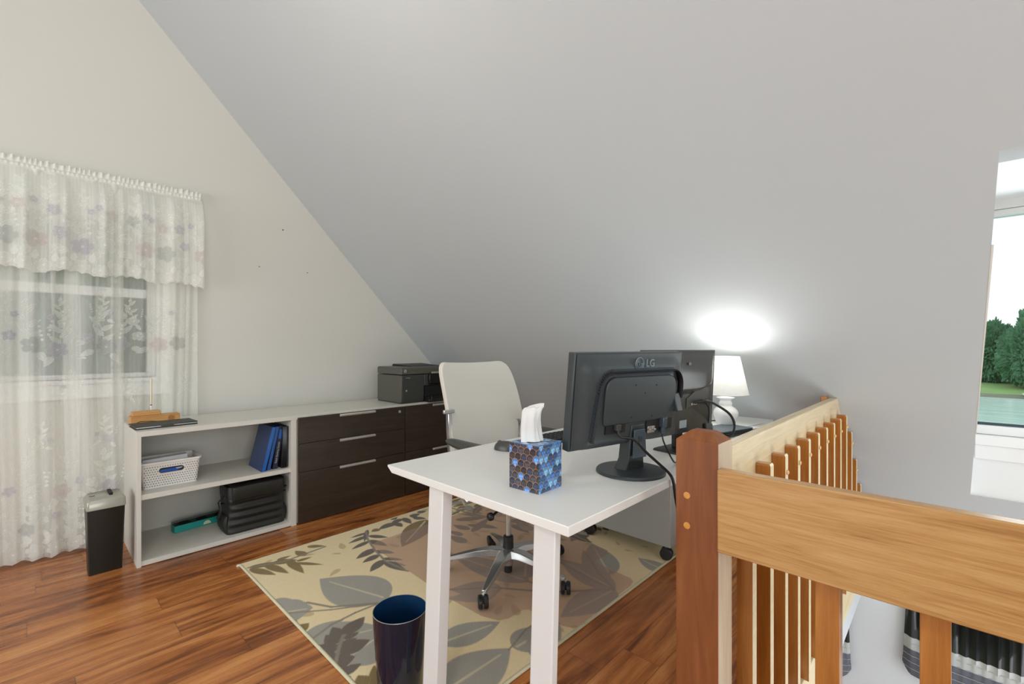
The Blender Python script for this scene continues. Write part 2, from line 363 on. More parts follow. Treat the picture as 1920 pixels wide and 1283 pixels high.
# ------------------------------------------------------------------ woven / printed patterns (numpy canvases read into mesh attributes)
class Canvas:
    def __init__(s, x0, y0, x1, y1, res, base):
        s.x0, s.y0, s.res = x0, y0, res; s.nx = int(round((x1-x0)/res))+1; s.ny = int(round((y1-y0)/res))+1
        s.X, s.Y = np.meshgrid(x0+np.arange(s.nx)*res, y0+np.arange(s.ny)*res)
        s.col = np.ones((s.ny, s.nx, 3))*np.array(lin(base)[:3]); s.a = np.zeros((s.ny, s.nx))
    def win(s, cx, cy, R):
        i0 = max(0, int((cx-R-s.x0)/s.res)); i1 = min(s.nx, int((cx+R-s.x0)/s.res)+2); j0 = max(0, int((cy-R-s.y0)/s.res)); j1 = min(s.ny, int((cy+R-s.y0)/s.res)+2)
        return (slice(j0, j1), slice(i0, i1)) if i1 > i0 and j1 > j0 else None
    def paint(s, w, cov, col=None, a=None):
        cov = np.clip(cov, 0, 1)
        if col is not None:
            c = np.array(lin(col)[:3]) if not isinstance(col, np.ndarray) else col
            s.col[w] = s.col[w]*(1-cov[..., None])+c*cov[..., None]
        if a is not None: s.a[w] = np.maximum(s.a[w], cov*a)
    def leaf(s, p0, p1, wd, col=None, a=None, rib=None, edge=None, skew=.42, ribw=.003):
        (x0, y0), (x1, y1) = p0, p1; L = math.hypot(x1-x0, y1-y0)+1e-9; w = s.win((x0+x1)/2, (y0+y1)/2, L/2+wd)
        if not w: return
        dx, dy = (x1-x0)/L, (y1-y0)/L; X = s.X[w]-x0; Y = s.Y[w]-y0; t = (X*dx+Y*dy)/L; q = -X*dy+Y*dx
        tt = np.clip(t, 0, 1); e0 = skew*1.3; e1 = 1.05; prof = np.power(np.clip(tt, 1e-6, 1), e0)*np.power(1-tt, e1); pm = (e0/(e0+e1))**e0*(e1/(e0+e1))**e1
        hw = wd/2*prof/pm; d = hw-np.abs(q); cov = np.where((t > 0) & (t < 1), d/s.res+.5, 0)
        s.paint(w, cov, col, a)
        if edge is not None: s.paint(w, np.where((t > 0) & (t < 1), 1-np.abs(d-edge[0]/2)/(edge[0]/2+s.res*.3), 0), edge[1], edge[2])
        if rib is not None: s.paint(w, np.where((t > .05) & (t < .85) & (d > 0), (ribw*(1-t*.6)/2-np.abs(q))/s.res+.6, 0), rib[0], rib[1])
    def line(s, pts, wd, col=None, a=None):
        for (x0, y0), (x1, y1) in zip(pts[:-1], pts[1:]):
            L = math.hypot(x1-x0, y1-y0)+1e-9; w = s.win((x0+x1)/2, (y0+y1)/2, L/2+wd)
            if not w: continue
            dx, dy = (x1-x0)/L, (y1-y0)/L; X = s.X[w]-x0; Y = s.Y[w]-y0; t = np.clip((X*dx+Y*dy), 0, L)
            s.paint(w, (wd/2-np.hypot(X-t*dx, Y-t*dy))/s.res+.5, col, a)
    def flower(s, cx, cy, R, rot=0, n=5, col=None, a=.7, sx=1.0, core=None):
        w = s.win(cx, cy, R*1.15)
        if not w: return
        X = (s.X[w]-cx)/sx; Y = s.Y[w]-cy; r = np.hypot(X, Y); th = np.arctan2(Y, X)+rot
        rr = R*(.62+.38*np.abs(np.cos(n*th/2))**.6); d = rr-r
        if col is not None: s.paint(w, (d/s.res+.5)*.9, col)
        s.paint(w, d/s.res+.5, None, a*.62); s.paint(w, 1-np.abs(d-.0022)/.0026, None, 1.0)
        s.paint(w, (1-np.abs(np.abs(np.sin(n*th/2))-0)*6)*(r < R*.7)*(r > R*.2), None, a*.3)
        s.paint(w, (R*.16-r)/s.res+.5, core, 1.0)
        s.paint(w, (1-np.abs(r-R*.3)/.003)*(np.cos(12*th) > 0), None, .95)
def canvas_mesh(cv, name, mats, place, attrs, mask=None, midx=None, parent=None, loc=None, smooth=True):
    """grid mesh of a canvas; place(X, Y) gives the 3D positions as three arrays; attrs: {'name': array}"""
    P = place(cv.X, cv.Y); co = np.stack([np.broadcast_to(p, cv.X.shape) for p in P], -1).astype(np.float32)
    if loc: co = co-np.array(loc, np.float32)
    ny, nx = cv.X.shape; idx = np.arange(nx*ny).reshape(ny, nx)
    q = np.stack([idx[:-1, :-1], idx[:-1, 1:], idx[1:, 1:], idx[1:, :-1]], -1)
    keep = np.ones((ny-1, nx-1), bool) if mask is None else mask
    mi = np.zeros((ny-1, nx-1), np.int32) if midx is None else midx
    q = q[keep]; mi = mi[keep]; used = np.unique(q); remap = -np.ones(nx*ny, np.int64); remap[used] = np.arange(len(used)); q = remap[q]
    co = co.reshape(-1, 3)[used]; me = bpy.data.meshes.new(name); me.vertices.add(len(co)); me.vertices.foreach_set('co', co.ravel())
    me.loops.add(len(q)*4); me.loops.foreach_set('vertex_index', q.ravel().astype(np.int32)); me.polygons.add(len(q))
    me.polygons.foreach_set('loop_start', np.arange(0, len(q)*4, 4, dtype=np.int32)); me.polygons.foreach_set('loop_total', np.full(len(q), 4, np.int32))
    me.polygons.foreach_set('material_index', mi.ravel()); me.update(calc_edges=True); me.validate()
    for k, arr in attrs.items():
        if arr.ndim == 3:
            at = me.attributes.new(k, 'FLOAT_COLOR', 'POINT'); c4 = np.ones((len(used), 4), np.float32); c4[:, :3] = arr.reshape(-1, 3)[used]; at.data.foreach_set('color', c4.ravel())
        else:
            at = me.attributes.new(k, 'FLOAT', 'POINT'); at.data.foreach_set('value', arr.reshape(-1)[used].astype(np.float32))
    for x in mats: me.materials.append(mt(x))
    if smooth: me.shade_smooth()
    o = bpy.data.objects.new(name, me); C.objects.link(o)
    if loc: o.location = loc
    if parent is not None: o.parent = parent
    return o

RUG_LEAVES = [
(0.805,2.714,0.879,2.543,0.05,"b",0),(0.879,2.711,0.931,2.511,0.05,"b",0),(0.985,2.677,0.986,2.454,0.05,"b",0),(0.994,2.616,1.100,2.476,0.03,"b",0),(1.012,2.622,1.095,2.616,0.03,"b",0),(0.943,2.716,1.018,2.718,0.03,"b",0),(1.077,2.661,1.059,2.764,0.05,"b",0),(1.131,2.771,1.209,2.701,0.04,"b",0),(0.804,2.735,0.966,2.671,0.05,"b",0),(0.914,2.700,1.025,2.635,0.06,"b",0),(1.458,2.656,1.320,2.634,0.04,"k",0),(1.479,2.702,1.366,2.702,0.03,"k",0),(1.425,2.577,1.293,2.543,0.04,"k",0),(1.462,2.652,1.535,2.536,0.045,"k",0),(1.431,2.587,1.467,2.432,0.05,"k",0),(1.396,2.455,1.253,2.411,0.06,"k",0),(1.384,2.425,1.445,2.319,0.045,"k",0),(1.371,2.368,1.256,2.343,0.05,"k",0),(1.354,2.292,1.233,2.220,0.055,"k",0),(1.358,2.314,1.433,2.210,0.035,"k",0),(1.343,2.265,1.375,2.077,0.05,"k",0),(1.354,2.266,1.405,2.137,0.03,"k",0),(1.506,2.743,1.400,2.587,0.03,"k",0),(1.686,2.725,1.554,2.691,0.06,"k",0),(1.714,2.721,1.608,2.683,0.05,"k",0),(1.763,2.748,1.667,2.719,0.05,"k",0),(1.783,2.754,1.760,2.622,0.05,"k",0),(1.695,2.715,1.690,2.621,0.05,"k",0),(1.843,2.746,1.910,2.733,0.05,"k",0),(1.831,2.704,1.883,2.623,0.05,"k",0),(1.906,2.765,1.974,2.751,0.05,"k",0),(1.849,2.767,1.845,2.663,0.04,"k",0),(1.706,2.782,1.765,2.801,0.04,"k",0),(1.872,2.608,1.517,2.359,0.17,"b",1),(1.567,2.701,1.506,2.694,0.05,"b",0),(1.160,1.926,1.018,2.340,0.27,"g",1),(0.743,2.178,0.884,2.103,0.2,"g",1),(0.740,2.284,0.856,2.199,0.1,"g",0),(0.770,2.053,0.794,2.047,0.05,"b",0),(0.761,1.979,0.824,2.000,0.06,"b",0),(0.761,1.908,0.811,1.889,0.06,"b",0),(0.779,1.924,0.940,1.915,0.07,"g",0),(0.756,1.852,1.028,1.745,0.22,"g",1),(0.803,1.664,1.027,1.709,0.22,"g",1),(0.776,1.872,0.931,1.795,0.14,"g",0),(0.890,1.816,1.014,1.870,0.07,"k",0),(0.871,1.807,0.881,1.899,0.055,"k",0),(0.851,1.779,0.837,1.866,0.07,"k",0),(0.876,1.788,0.943,1.785,0.035,"k",0),(0.826,1.726,0.949,1.707,0.085,"k",0),(0.798,1.730,0.774,1.832,0.1,"k",0),(0.818,1.748,0.918,1.758,0.05,"k",0),(0.771,1.685,0.858,1.655,0.09,"k",0),(0.764,1.607,0.856,1.602,0.05,"k",0),(0.772,1.638,0.761,1.807,0.1,"k",0),(0.755,1.577,0.795,1.561,0.04,"k",0),(0.808,1.451,0.815,1.554,0.08,"b",0),(0.855,1.432,0.881,1.559,0.08,"b",0),(0.977,1.266,1.306,1.259,0.21,"g",1),(1.132,1.484,1.400,1.412,0.14,"g",1),(1.314,1.248,1.521,1.229,0.15,"g",1),(1.331,1.171,1.576,1.225,0.12,"g",1),(1.972,1.196,1.603,1.244,0.17,"g",1),(1.972,1.196,2.046,1.590,0.16,"g",1),(2.007,1.269,2.229,1.561,0.12,"g",1),(2.085,1.291,2.344,1.580,0.17,"g",1),(2.316,1.077,2.360,1.279,0.11,"g",1),(1.737,1.551,1.661,2.071,0.17,"g",1),(1.596,1.600,1.412,1.781,0.14,"g",1),(1.545,1.584,1.352,1.718,0.1,"g",0),(1.750,1.588,2.007,1.793,0.16,"g",1),(1.597,1.999,1.673,2.280,0.1,"g",0),(2.144,2.562,2.213,2.270,0.03,"b",0),(2.162,2.680,2.300,2.650,0.03,"b",0),(2.126,2.609,2.258,2.507,0.03,"b",0),(2.116,2.515,2.162,2.400,0.03,"b",0),(2.048,2.552,2.179,2.590,0.03,"b",0),(2.199,2.756,2.328,2.782,0.04,"b",0),(2.207,2.708,2.264,2.649,0.03,"b",0),(2.195,2.502,2.217,2.410,0.03,"b",0),(2.008,2.463,2.193,2.335,0.07,"k",0),(1.967,2.266,1.942,2.408,0.06,"k",0),(1.952,2.225,2.199,2.329,0.06,"k",0),(2.009,2.339,2.087,2.199,0.05,"k",0),(1.873,2.226,1.863,2.346,0.05,"k",0),(1.819,2.129,1.820,2.281,0.07,"k",0),(2.054,2.292,2.111,2.144,0.06,"k",0),(2.283,2.177,2.274,2.004,0.05,"k",0),(2.210,2.129,2.195,1.944,0.05,"k",0),(2.310,2.180,2.368,2.087,0.05,"k",0),(2.509,1.700,2.439,1.717,0.045,"k",0),(2.445,1.684,2.348,1.652,0.05,"k",0),(2.542,1.694,2.466,1.661,0.045,"k",0),(2.570,1.694,2.541,1.638,0.04,"k",0),(2.392,1.711,2.273,1.680,0.05,"k",0),(2.600,1.657,2.574,1.604,0.035,"k",0),(2.560,1.734,2.455,1.756,0.04,"k",0),(2.266,2.325,2.234,2.391,0.05,"k",0),]
RUG_STEMS = [([(0.884,2.166),(0.945,2.049),(1.115,1.920)],0.018),([(0.778,2.150),(0.935,2.028),(1.102,1.924)],0.014),([(1.115,1.920),(0.999,1.927),(0.885,1.918),(0.763,1.871)],0.016),([(1.487,2.728),(1.435,2.614),(1.386,2.437),(1.354,2.266),(1.377,2.081)],0.018),([(0.804,2.735),(0.966,2.671),(1.205,2.693)],0.02),([(0.887,1.812),(0.839,1.752),(0.772,1.649),(0.759,1.574)],0.02),([(1.418,1.774),(1.584,1.624),(1.733,1.411),(1.972,1.196)],0.022),([(1.972,1.196),(2.050,1.328),(2.203,1.521)],0.016),([(1.972,1.196),(1.973,1.330),(2.013,1.564)],0.016),([(1.972,1.196),(2.070,1.362)],0.016),([(1.737,1.551),(1.758,1.431)],0.016),([(1.292,1.256),(1.440,1.296),(1.601,1.294)],0.01),([(2.139,2.667),(2.178,2.318),(2.232,2.106),(2.244,1.977)],0.016),([(2.081,2.621),(2.133,2.431),(2.222,2.304)],0.014),]

# ================================================================== THE ROOM
CS, SS = 3.765, .956                       # slanted ceiling: x = CS - SS*z
def zs(x): return (CS-x)/SS
RX = -.7; RZ = zs(RX); YB = 3.8; YF = -3.5; TH = .14
def slope(name, y0, y1, z0, z1, mb):
    mb.prism([(CS-SS*z0, z0), (CS-SS*z1, z1), (CS-SS*z1+TH, z1), (CS-SS*z0+TH, z0)], 'y', y0, y1)
m = MB(); DY0, DY1 = -1.25, -.082
def yl(z): return -.066-(z-.433)*.0275       # the dormer's left edge is not quite square to the slope
def sl(yz):
    f = [(CS-SS*z, y, z) for y, z in yz]; m.loft([f, [(x+TH, y, z) for x, y, z in f]])
sl([(YB, 0), (YB, RZ), (yl(RZ), RZ), (yl(0), 0)]); sl([(DY0, 0), (DY0, RZ), (YF, RZ), (YF, 0)]); sl([(yl(0), 0), (yl(.433), .433), (DY0, .433), (DY0, 0)]); sl([(yl(1.8), 1.80), (yl(RZ), RZ), (DY0, RZ), (DY0, 1.80)])
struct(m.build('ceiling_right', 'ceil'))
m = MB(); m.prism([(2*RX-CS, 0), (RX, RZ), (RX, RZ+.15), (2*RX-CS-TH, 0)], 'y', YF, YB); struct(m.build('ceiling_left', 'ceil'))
WX0, WX1, WZ0, WZ1 = -.36, .566, 1.0, 2.04
m = MB()
m.prism([(2*RX-CS, 0), (WX0, 0), (WX0, zs(WX0)), (RX, RZ)], 'y', YB, YB+.15)
m.prism([(WX1, 0), (CS, 0), (WX1, zs(WX1))], 'y', YB, YB+.15)
m.prism([(WX0, 0), (WX1, 0), (WX1, WZ0), (WX0, WZ0)], 'y', YB, YB+.15)
m.prism([(WX0, WZ1), (WX1, WZ1), (WX1, zs(WX1)), (WX0, zs(WX0))], 'y', YB, YB+.15)
struct(m.build('wall_back', 'wall'))
m = MB(); m.prism([(2*RX-CS, 0), (CS, 0), (RX, RZ)], 'y', YF-.15, YF); struct(m.build('wall_front', 'wall'))
m = MB(); m.box(2*RX-CS, YF, -.012, 1.24, YB, 0); m.box(1.24, .427, -.012, CS, YB, 0); struct(m.build('floor', 'floor'))
m = MB(); m.box(2*RX-CS, YF, -.41, 1.24, YB, -.012); m.box(1.24, .427, -.41, CS, YB, -.012); struct(m.build('ceiling_lower', 'lower'))
m = MB(); m.box(CS, YF, -2.7, CS+.12, .427, 0); struct(m.build('wall_lower_right', 'lower'))
m = MB(); m.box(CS, .427, -2.7, CS+.12, YB, -.0); struct(m.build('wall_lower_back', 'lower'))
m = MB(); m.box(1.24, -2.6, -2.7, CS, -2.5, .0); struct(m.build('wall_lower_front', 'lower'))
m = MB(); m.box(-1, YF, -2.75, CS, YB, -2.7); struct(m.build('floor_lower', 'floor'))
m = MB(); m.box(1.262, .401, -.215, 3.70, .427, -.048); m.box(1.235, .427, -.03, 1.26, .44, .0); struct(m.build('trim_1', 'pale', bevel=.002))
m = MB(); m.box(1.24, YF, -.20, 1.262, .40, -.0); struct(m.build('trim_2', 'pale', bevel=.002))
# dormer (recess) with the lake window
XD = 3.36
m = MB(); m.prism([(CS-SS*1.80, 1.80), (XD+.02, 1.935), (XD+.02, 1.985), (CS-SS*1.80+.02, 1.85)], 'y', DY0, DY1); struct(m.build('ceiling_dormer', 'recess'))
m = MB(); m.prism([(CS-SS*.433+.01, .43), (CS-SS*1.80+.01, 1.80), (XD+.02, 1.95), (XD+.02, .43)], 'y', DY0-.04, DY0)
F = [(CS-SS*.433+.01, yl(.433), .43), (CS-SS*1.80+.01, yl(1.8), 1.80), (XD+.02, yl(1.8), 1.95), (XD+.02, yl(.433), .43)]; m.loft([F, [(x, y+.04, z) for x, y, z in F]])
struct(m.build('wall_dormer_side', 'recess'))
m = MB(); y0, y1, z0, z1 = DY0, DY1+.03, .432, 1.97; gy0, gy1, gz0, gz1 = -1.17, -.086, .80, 1.855
m.box(XD, y0, z0, XD+.1, y1, gz0-.045); m.box(XD, y0, gz1+.03, XD+.1, y1, z1); m.box(XD, y0, gz0-.045, XD+.1, gy0-.01, gz1+.03); m.box(XD, gy1+.01, gz0-.045, XD+.1, y1, gz1+.03)
struct(m.build('wall_dormer', 'recess'))
w = struct(thing('window_2', None, None, (XD, -.63, 1.3))); o = w.location
m = MB(o); m.box(XD-.012, gy0-.04, gz0-.045, XD+.06, gy1+.004, gz0); m.box(XD-.012, gy0-.04, gz1, XD+.06, gy1+.004, gz1+.03); m.box(XD-.005, gy0-.04, gz0, XD+.06, gy0, gz1); m.box(XD-.005, gy1-.004, gz0, XD+.06, gy1+.004, gz1)
m.build('window_frame', 'white', w, bevel=.003)
m = MB(o); m.box(XD+.01, gy0, gz0, XD+.018, gy1, gz0+.014); m.build('gasket', 'slate', w)
m = MB(o); m.box(XD+.02, gy0, gz0, XD+.026, gy1, gz1); m.build('glass_pane', 'glass', w)
m = MB(o); m.box(XD-.032, gy0-.07, .70, XD, gy1+.004, .753); m.build('window_sill', 'white', w, bevel=.004)
m = MB(o); m.box(XD-.02, gy0-.06, .628, XD, gy1+.004, .70); m.build('apron', 'white', w, bevel=.003)
m = MB(o); m.box(XD-.022, gy0-.06, gz1+.032, XD, gy1+.004, gz1+.082); m.build('head_casing', 'white', w, bevel=.003)
m = MB(); m.loft([[(CS-SS*z-.001, yl(z)-w_, z), (CS-SS*z+.012, yl(z)-w_, z), (CS-SS*z+.012, yl(z), z), (CS-SS*z-.001, yl(z), z)] for z, w_ in ((.80, .003), (1.55, .006))]); struct(m.build('trim_3', 'lamedge'))
# gable window
w = struct(thing('window_1', None, None, (.1, YB, 1.5))); o = w.location
m = MB(o); f = .045
for (a, b, c, d) in ((WX0, WX0+f, WZ0, WZ1), (WX1-f, WX1, WZ0, WZ1), (WX0+f, WX1-f, WZ0, WZ0+.03), (WX0+f, WX1-f, WZ1-f, WZ1)): m.box(a, YB+.02, c, b, YB+.09, d)
m.box(WX0+f, YB+.022, 1.515, WX1-f, YB+.088, 1.572)
m.build('window_frame', 'white', w, bevel=.003)
m = MB(o); m.box(WX0+f, YB+.05, WZ0+.03, WX1-f, YB+.054, WZ1-f); m.build('glass_pane', 'glass', w)
m = MB(o); m.box(WX0+f, YB+.085, WZ0+.03, WX1-f, YB+.087, WZ1-f); m.build('insect_screen', 'screen', w)
m = MB(o); m.box(WX0-.09, YB-.022, WZ0-.028, WX1+.09, YB+.06, WZ0+.0); m.build('window_sill', 'white', w, bevel=.004)
m = MB(o); m.box(WX0-.075, YB-.014, WZ0-.115, WX1+.075, YB, WZ0-.028); m.build('apron', 'white', w, bevel=.003)
for a, b in ((WX0-.075, WX0), (WX1, WX1+.075)):
    m = MB(o); m.box(a, YB-.014, WZ0, b, YB, WZ1+.075); m.build('side_casing', 'white', w, bevel=.003)
m = MB(o); m.box(WX0, YB-.014, WZ1, WX1, YB, WZ1+.075); m.build('head_casing', 'white', w, bevel=.003)

# ================================================================== CREDENZA ALONG THE GABLE WALL
YC = 3.18; YK = 3.715
m = MB((.39, YC, .71)); m.box(.39, YC, .708, 2.90, YK, .735)
setp(m.build('credenza_top', 'lam', bevel=.0015, loc=(.39, YC, .71)) if False else m.build('credenza_top', 'lam', bevel=.0015), 'long pale laminate top lying across the bookcase and dark drawer units', 'countertop').location = (.39, YC, .71)
bc = thing('bookcase', 'low open pale laminate bookcase with two shelves beside the lace curtain', 'bookcase', (.81, 3.45, 0)); o = bc.location
for a, b in ((.39, .41), (1.194, 1.228)):
    m = MB(o); m.box(a, YC, 0, b, YK, .708); m.build('side_panel', 'lam', bc, bevel=.001)
m = MB(o); m.box(.41, YC+.006, .362, 1.194, YK-.015, .39); m.build('shelf', 'lam', bc, bevel=.001)
m = MB(o); m.box(.41, YC+.004, .004, 1.194, YK-.015, .03); m.build('bottom_panel', 'lam', bc, bevel=.001)
m = MB(o); m.box(.41, YK-.015, .03, 1.194, YK, .708); m.build('back_panel', 'lam', bc)
def handle(parent, o, x0, x1, z):
    m = MB(o); m.prism([(YC-.034, z+.0), (YC-.034, z+.004), (YC-.002, z+.013), (YC-.002, z-.009), (YC-.026, z-.010)], 'x', x0, x1)
    m.build('handle', 'alu', parent, bevel=.0015)
def unit(name, label, x0, x1, splits, hx, lock=False):
    t = thing(name, label, 'cabinet', ((x0+x1)/2, 3.45, 0)); o = t.location
    m = MB(o); m.box(x0+.002, YC+.004, .012, x1-.002, YK, .706); m.build('body', 'lam', t)
    z1 = .721
    for z0 in splits:
        m = MB(o); m.box(x0+.003, YC-.018, z0+.003, x1-.002, YC-.0006, z1)
        d = m.build('drawer', 'dark', t, bevel=.0012)
        handle(d, o, hx[0], hx[1], z1-.012)
        if lock and z1 > .7:
            m = MB(o); M_ = T(2.014, YC-.018, .684) @ Matrix.Rotation(PI/2, 4, 'X'); m.lathe([(.0115, 0), (.0115, .003), (.009, .005), (.0085, .0035), (.001, .0035)], n=24, M=M_); m.box(-.0012, -.006, .0035, .0012, .006, .006, M=M_)
            m.build('lock', 'chrome', d, smooth=30)
        z1 = z0
    return t
unit('drawer_cabinet', 'dark brown three drawer cabinet beside the open bookcase, small lock at top right', 1.231, 2.063, (.543, .350, .008), (1.521, 1.799), True)
unit('file_cabinet', 'dark brown two drawer file cabinet under the printer, behind the white chair', 2.065, 2.895, (.350, .008), (2.335, 2.62))

# --- things on and in the bookcase
t = thing('storage_basket', 'white perforated plastic basket holding papers on the middle shelf', 'basket', (.56, 3.38, .391)); o = (0, 0, 0)
m = MB(); bw, bd, bh = .29, .22, .15
def ringr(w, d, z, r=.02): return [(x, y, z) for x, y in rrect(w, d, r, 4)]
R0 = [ringr(bw-.03, bd-.03, 0), ringr(bw-.004, bd-.004, bh-.012), ringr(bw+.008, bd+.008, bh-.01), ringr(bw+.008, bd+.008, bh), ringr(bw-.006, bd-.006, bh), ringr(bw-.034, bd-.034, .004)]
m.loft(R0)
m.build('tub', 'basket', t, smooth=30)
m = MB()   # the moulded holes in the front, back and side walls
for face in range(4):
    wd = bw if face % 2 == 0 else bd; n = 22 if face % 2 == 0 else 15
    for r in range(9):
        for c in range(n):
            u = (c-(n-1)/2+(.5 if r % 2 else 0))*(wd-.03)/n; z = .014+r*.0135
            if face == 0 and abs(u-.0) < .062 and abs(z-.098) < .019: continue
            off = (bd-.03+(.026)*(z/(bh-.012)))/2 if face % 2 == 0 else (bw-.03+.026*(z/(bh-.012)))/2
            M_ = Rz(face*PI/2) @ T(u, -off-.0005, z) @ Matrix.Rotation(PI/4 if c % 2 else -PI/5, 4, 'Y')
            m.box(-.0032, -.0006, -.0019, .0032, .0006, .0019, M=M_)
m.build('perforation', 'hole', t)['kind'] = 'stuff'
m = MB(); m.prism(rrect(.118, .028, .0135, 6), 'y', -.1085, -.105, M=T(0, 0, .098)); m.build('handle_slot', 'blk', t)
t = thing('letter_opener', 'blue plastic paper cutter showing in the handle slot of the white basket', 'letter opener', (.555, 3.268, .489)); m = MB()
m.prism([(-.05, -.008), (.03, -.011), (.058, .008), (.02, .0075), (-.05, .004)], 'y', -.003, .003); m.build('blade_case', 'blue', t, bevel=.001)
m = MB(); m.prism([(.024, .0075), (.058, .008), (.05, .001), (.026, .0)], 'y', -.0035, -.003); m.build('tip_guard', 'label', t)
for k, (dx, dz, ry) in enumerate(((0, .118, .03), (.02, .135, -.04))):
    m = MB(); m.box(-.12, -.002-.04*k, -.06, .115-.02*k, .03-.02*k, .05, M=Matrix.Rotation(ry, 4, 'Y'))
    q = m.build('paper_pad', 'paper', bevel=.001); q.location = (.54+dx, 3.36+.045*k, .391+dz-.03); setp(q, ('front' if k == 0 else 'rear')+' white paper pad standing in the perforated basket', 'paper', 'paper pads in the basket')
# teal box
t = thing('gift_box', 'slim teal card box with clear lid on the bottom shelf by the black bag', 'box', (.79, 3.56, .031), .12)
m = MB(); L, D, Hh = .36, .062, .042
m.prism([(-D/2, 0), (D/2, 0), (D/2, Hh*.98), (-D/2, Hh*.98)], 'x', -L/2, L/2); m.build('tray', 'teal', t, bevel=.002)
m = MB(); m.prism([(-D/2, Hh), (D/2, Hh), (D/2-.004, Hh+.018), (-D/2+.018, Hh+.018)], 'x', -L/2, L/2); m.build('lid', 'clear', t)
m = MB(); m.box(-L/2+.005, -D/2+.004, Hh*.98, L/2-.005, D/2-.004, Hh+.002); [m.lathe([(.03, 0), (.034, .008), (.02, .012)], (x, 0, Hh), 20, sy=.5) for x in (-.12, -.02, .09)]; m.build('contents', 'charc', t, smooth=30)
m = MB(); m.prism([(.022*math.cos(a*PI/12), .022*math.sin(a*PI/12)) for a in range(13)], 'y', -D/2-.0008, -D/2-.0002, M=T(.0, 0, .008)); m.build('round_label', 'cream', t)
# black bag
t = thing('messenger_bag', 'black nylon messenger bag with padded ribs on the bottom shelf', 'bag', (1.005, 3.33, .031))
def bagfn(w, d, h, rib):
    def g(u, v):
        a = 2*PI*u; e = .32; cx = math.copysign(abs(math.cos(a))**e, math.cos(a)); sy = math.copysign(abs(math.sin(a))**e, math.sin(a))
        tz = v; k = 1-.10*tz**3-.05*(1-tz)**8; y = sy*d/2*(k if sy < 0 else 1)
        if rib and sy < 0: y -= .0065*math.sin(tz*h/.048*2*PI)*(1-abs(cx)**6)*(tz < .74)
        return (cx*w/2*(1-.02*tz)+.004*math.sin(9*tz+a), y+.004*math.sin(7*tz+3*a), tz*h)
    return g
m = MB(); m.grid(bagfn(.345, .22, .29, True), 72, 90); m.prism([(.16*math.cos(a), .095*math.sin(a)) for a in [k*PI/8 for k in range(16)]], 'z', .27, .292); m.build('body', 'bag', t, smooth=60)
m = MB(); m.grid(lambda u, v: ((u-.5)*.30, -.116-.01*math.sin(PI*v)+(.12*max(0, v-.72)/.28), .205+.088*min(v/.72, 1)+.004*math.sin(PI*u)+.012*max(0, v-.72)), 20, 16); m.build('flap', 'bag', t, smooth=60, solid=.008)
for sx in (-1, 1):
    m = MB(); m.grid(lambda u, v: (sx*(.168+.032*math.sin(PI*v)**.6*math.sin(PI*u)**.5), (u-.5)*.15-.01, .015+.10*v), 14, 12); m.build('side_pocket', 'bag', t, smooth=60, solid=.005)
    m = MB(); m.tube([(sx*.168, -.03, .235), (sx*.205, -.045, .20), (sx*.196, -.05, .15), (sx*.21, -.04, .10), (sx*.185, -.03, .085)], .011, 8, flat=.3); m.build('strap', 'bag', t, smooth=60)
    m = MB(); m.tube([(sx*.176, -.07, .23), (sx*.192, -.07, .225), (sx*.192, -.045, .19), (sx*.176, -.045, .19)], .004, 6); m.build('buckle', 'blkg', t)
# binders
def binder(label, x, y, lean, w, mats, kind, hgt=.285, dep=.25):
    t = thing('ring_binder', label, 'binder', (x, y, .391), 0, 'binders on the middle shelf'); A = Matrix.Rotation(lean, 4, 'Y')
    cv, pg = mats
    m = MB(); m.box(0, 0, 0, .003, dep, hgt, M=A); m.build('front_cover', cv, t, bevel=.001)
    m = MB(); m.box(w-.003, 0, 0, w, dep, hgt, M=A); m.build('back_cover', cv, t, bevel=.001)
    m = MB(); m.box(.003, .0, 0, w-.003, .003, hgt, M=A); s_ = m.build('spine', pg, t, bevel=.001)
    m = MB(); m.box(.005, .01, .008, w-.005, dep-.01, hgt-.01, M=A); m.build('sheets', 'paper', t)
    return t, A, s_
x0 = .985
binder('front leaning blue binder with broad dark blue cover facing the shelf', 1.02, YC+.035, .235, .026, ('binder', 'binder2'), 0, .29)
binder('slim bright blue binder just behind the broad leaning blue one', 1.058, YC+.05, .205, .022, ('binder', 'binder2'), 0, .285)
t, A, s_ = binder('navy binder with white lettering on its spine', 1.094, YC+.055, .155, .03, ('navy', 'navy'), 1, .285)
text('Retail Banking Career', .016, A @ T(.015, -.0006, .11) @ Matrix.Rotation(PI/2, 4, 'X') @ Matrix.Rotation(PI/2, 4, 'Z'), 'lettering', 'label', s_)
m = MB(); m.box(.006, -.002, .2, .024, 0, .262, M=A); m.build('spine_label', 'binder2', s_)
binder('black binder standing upright against the bookcase side', 1.146, YC+.04, .03, .036, ('blk', 'blkg'), 1, .275)
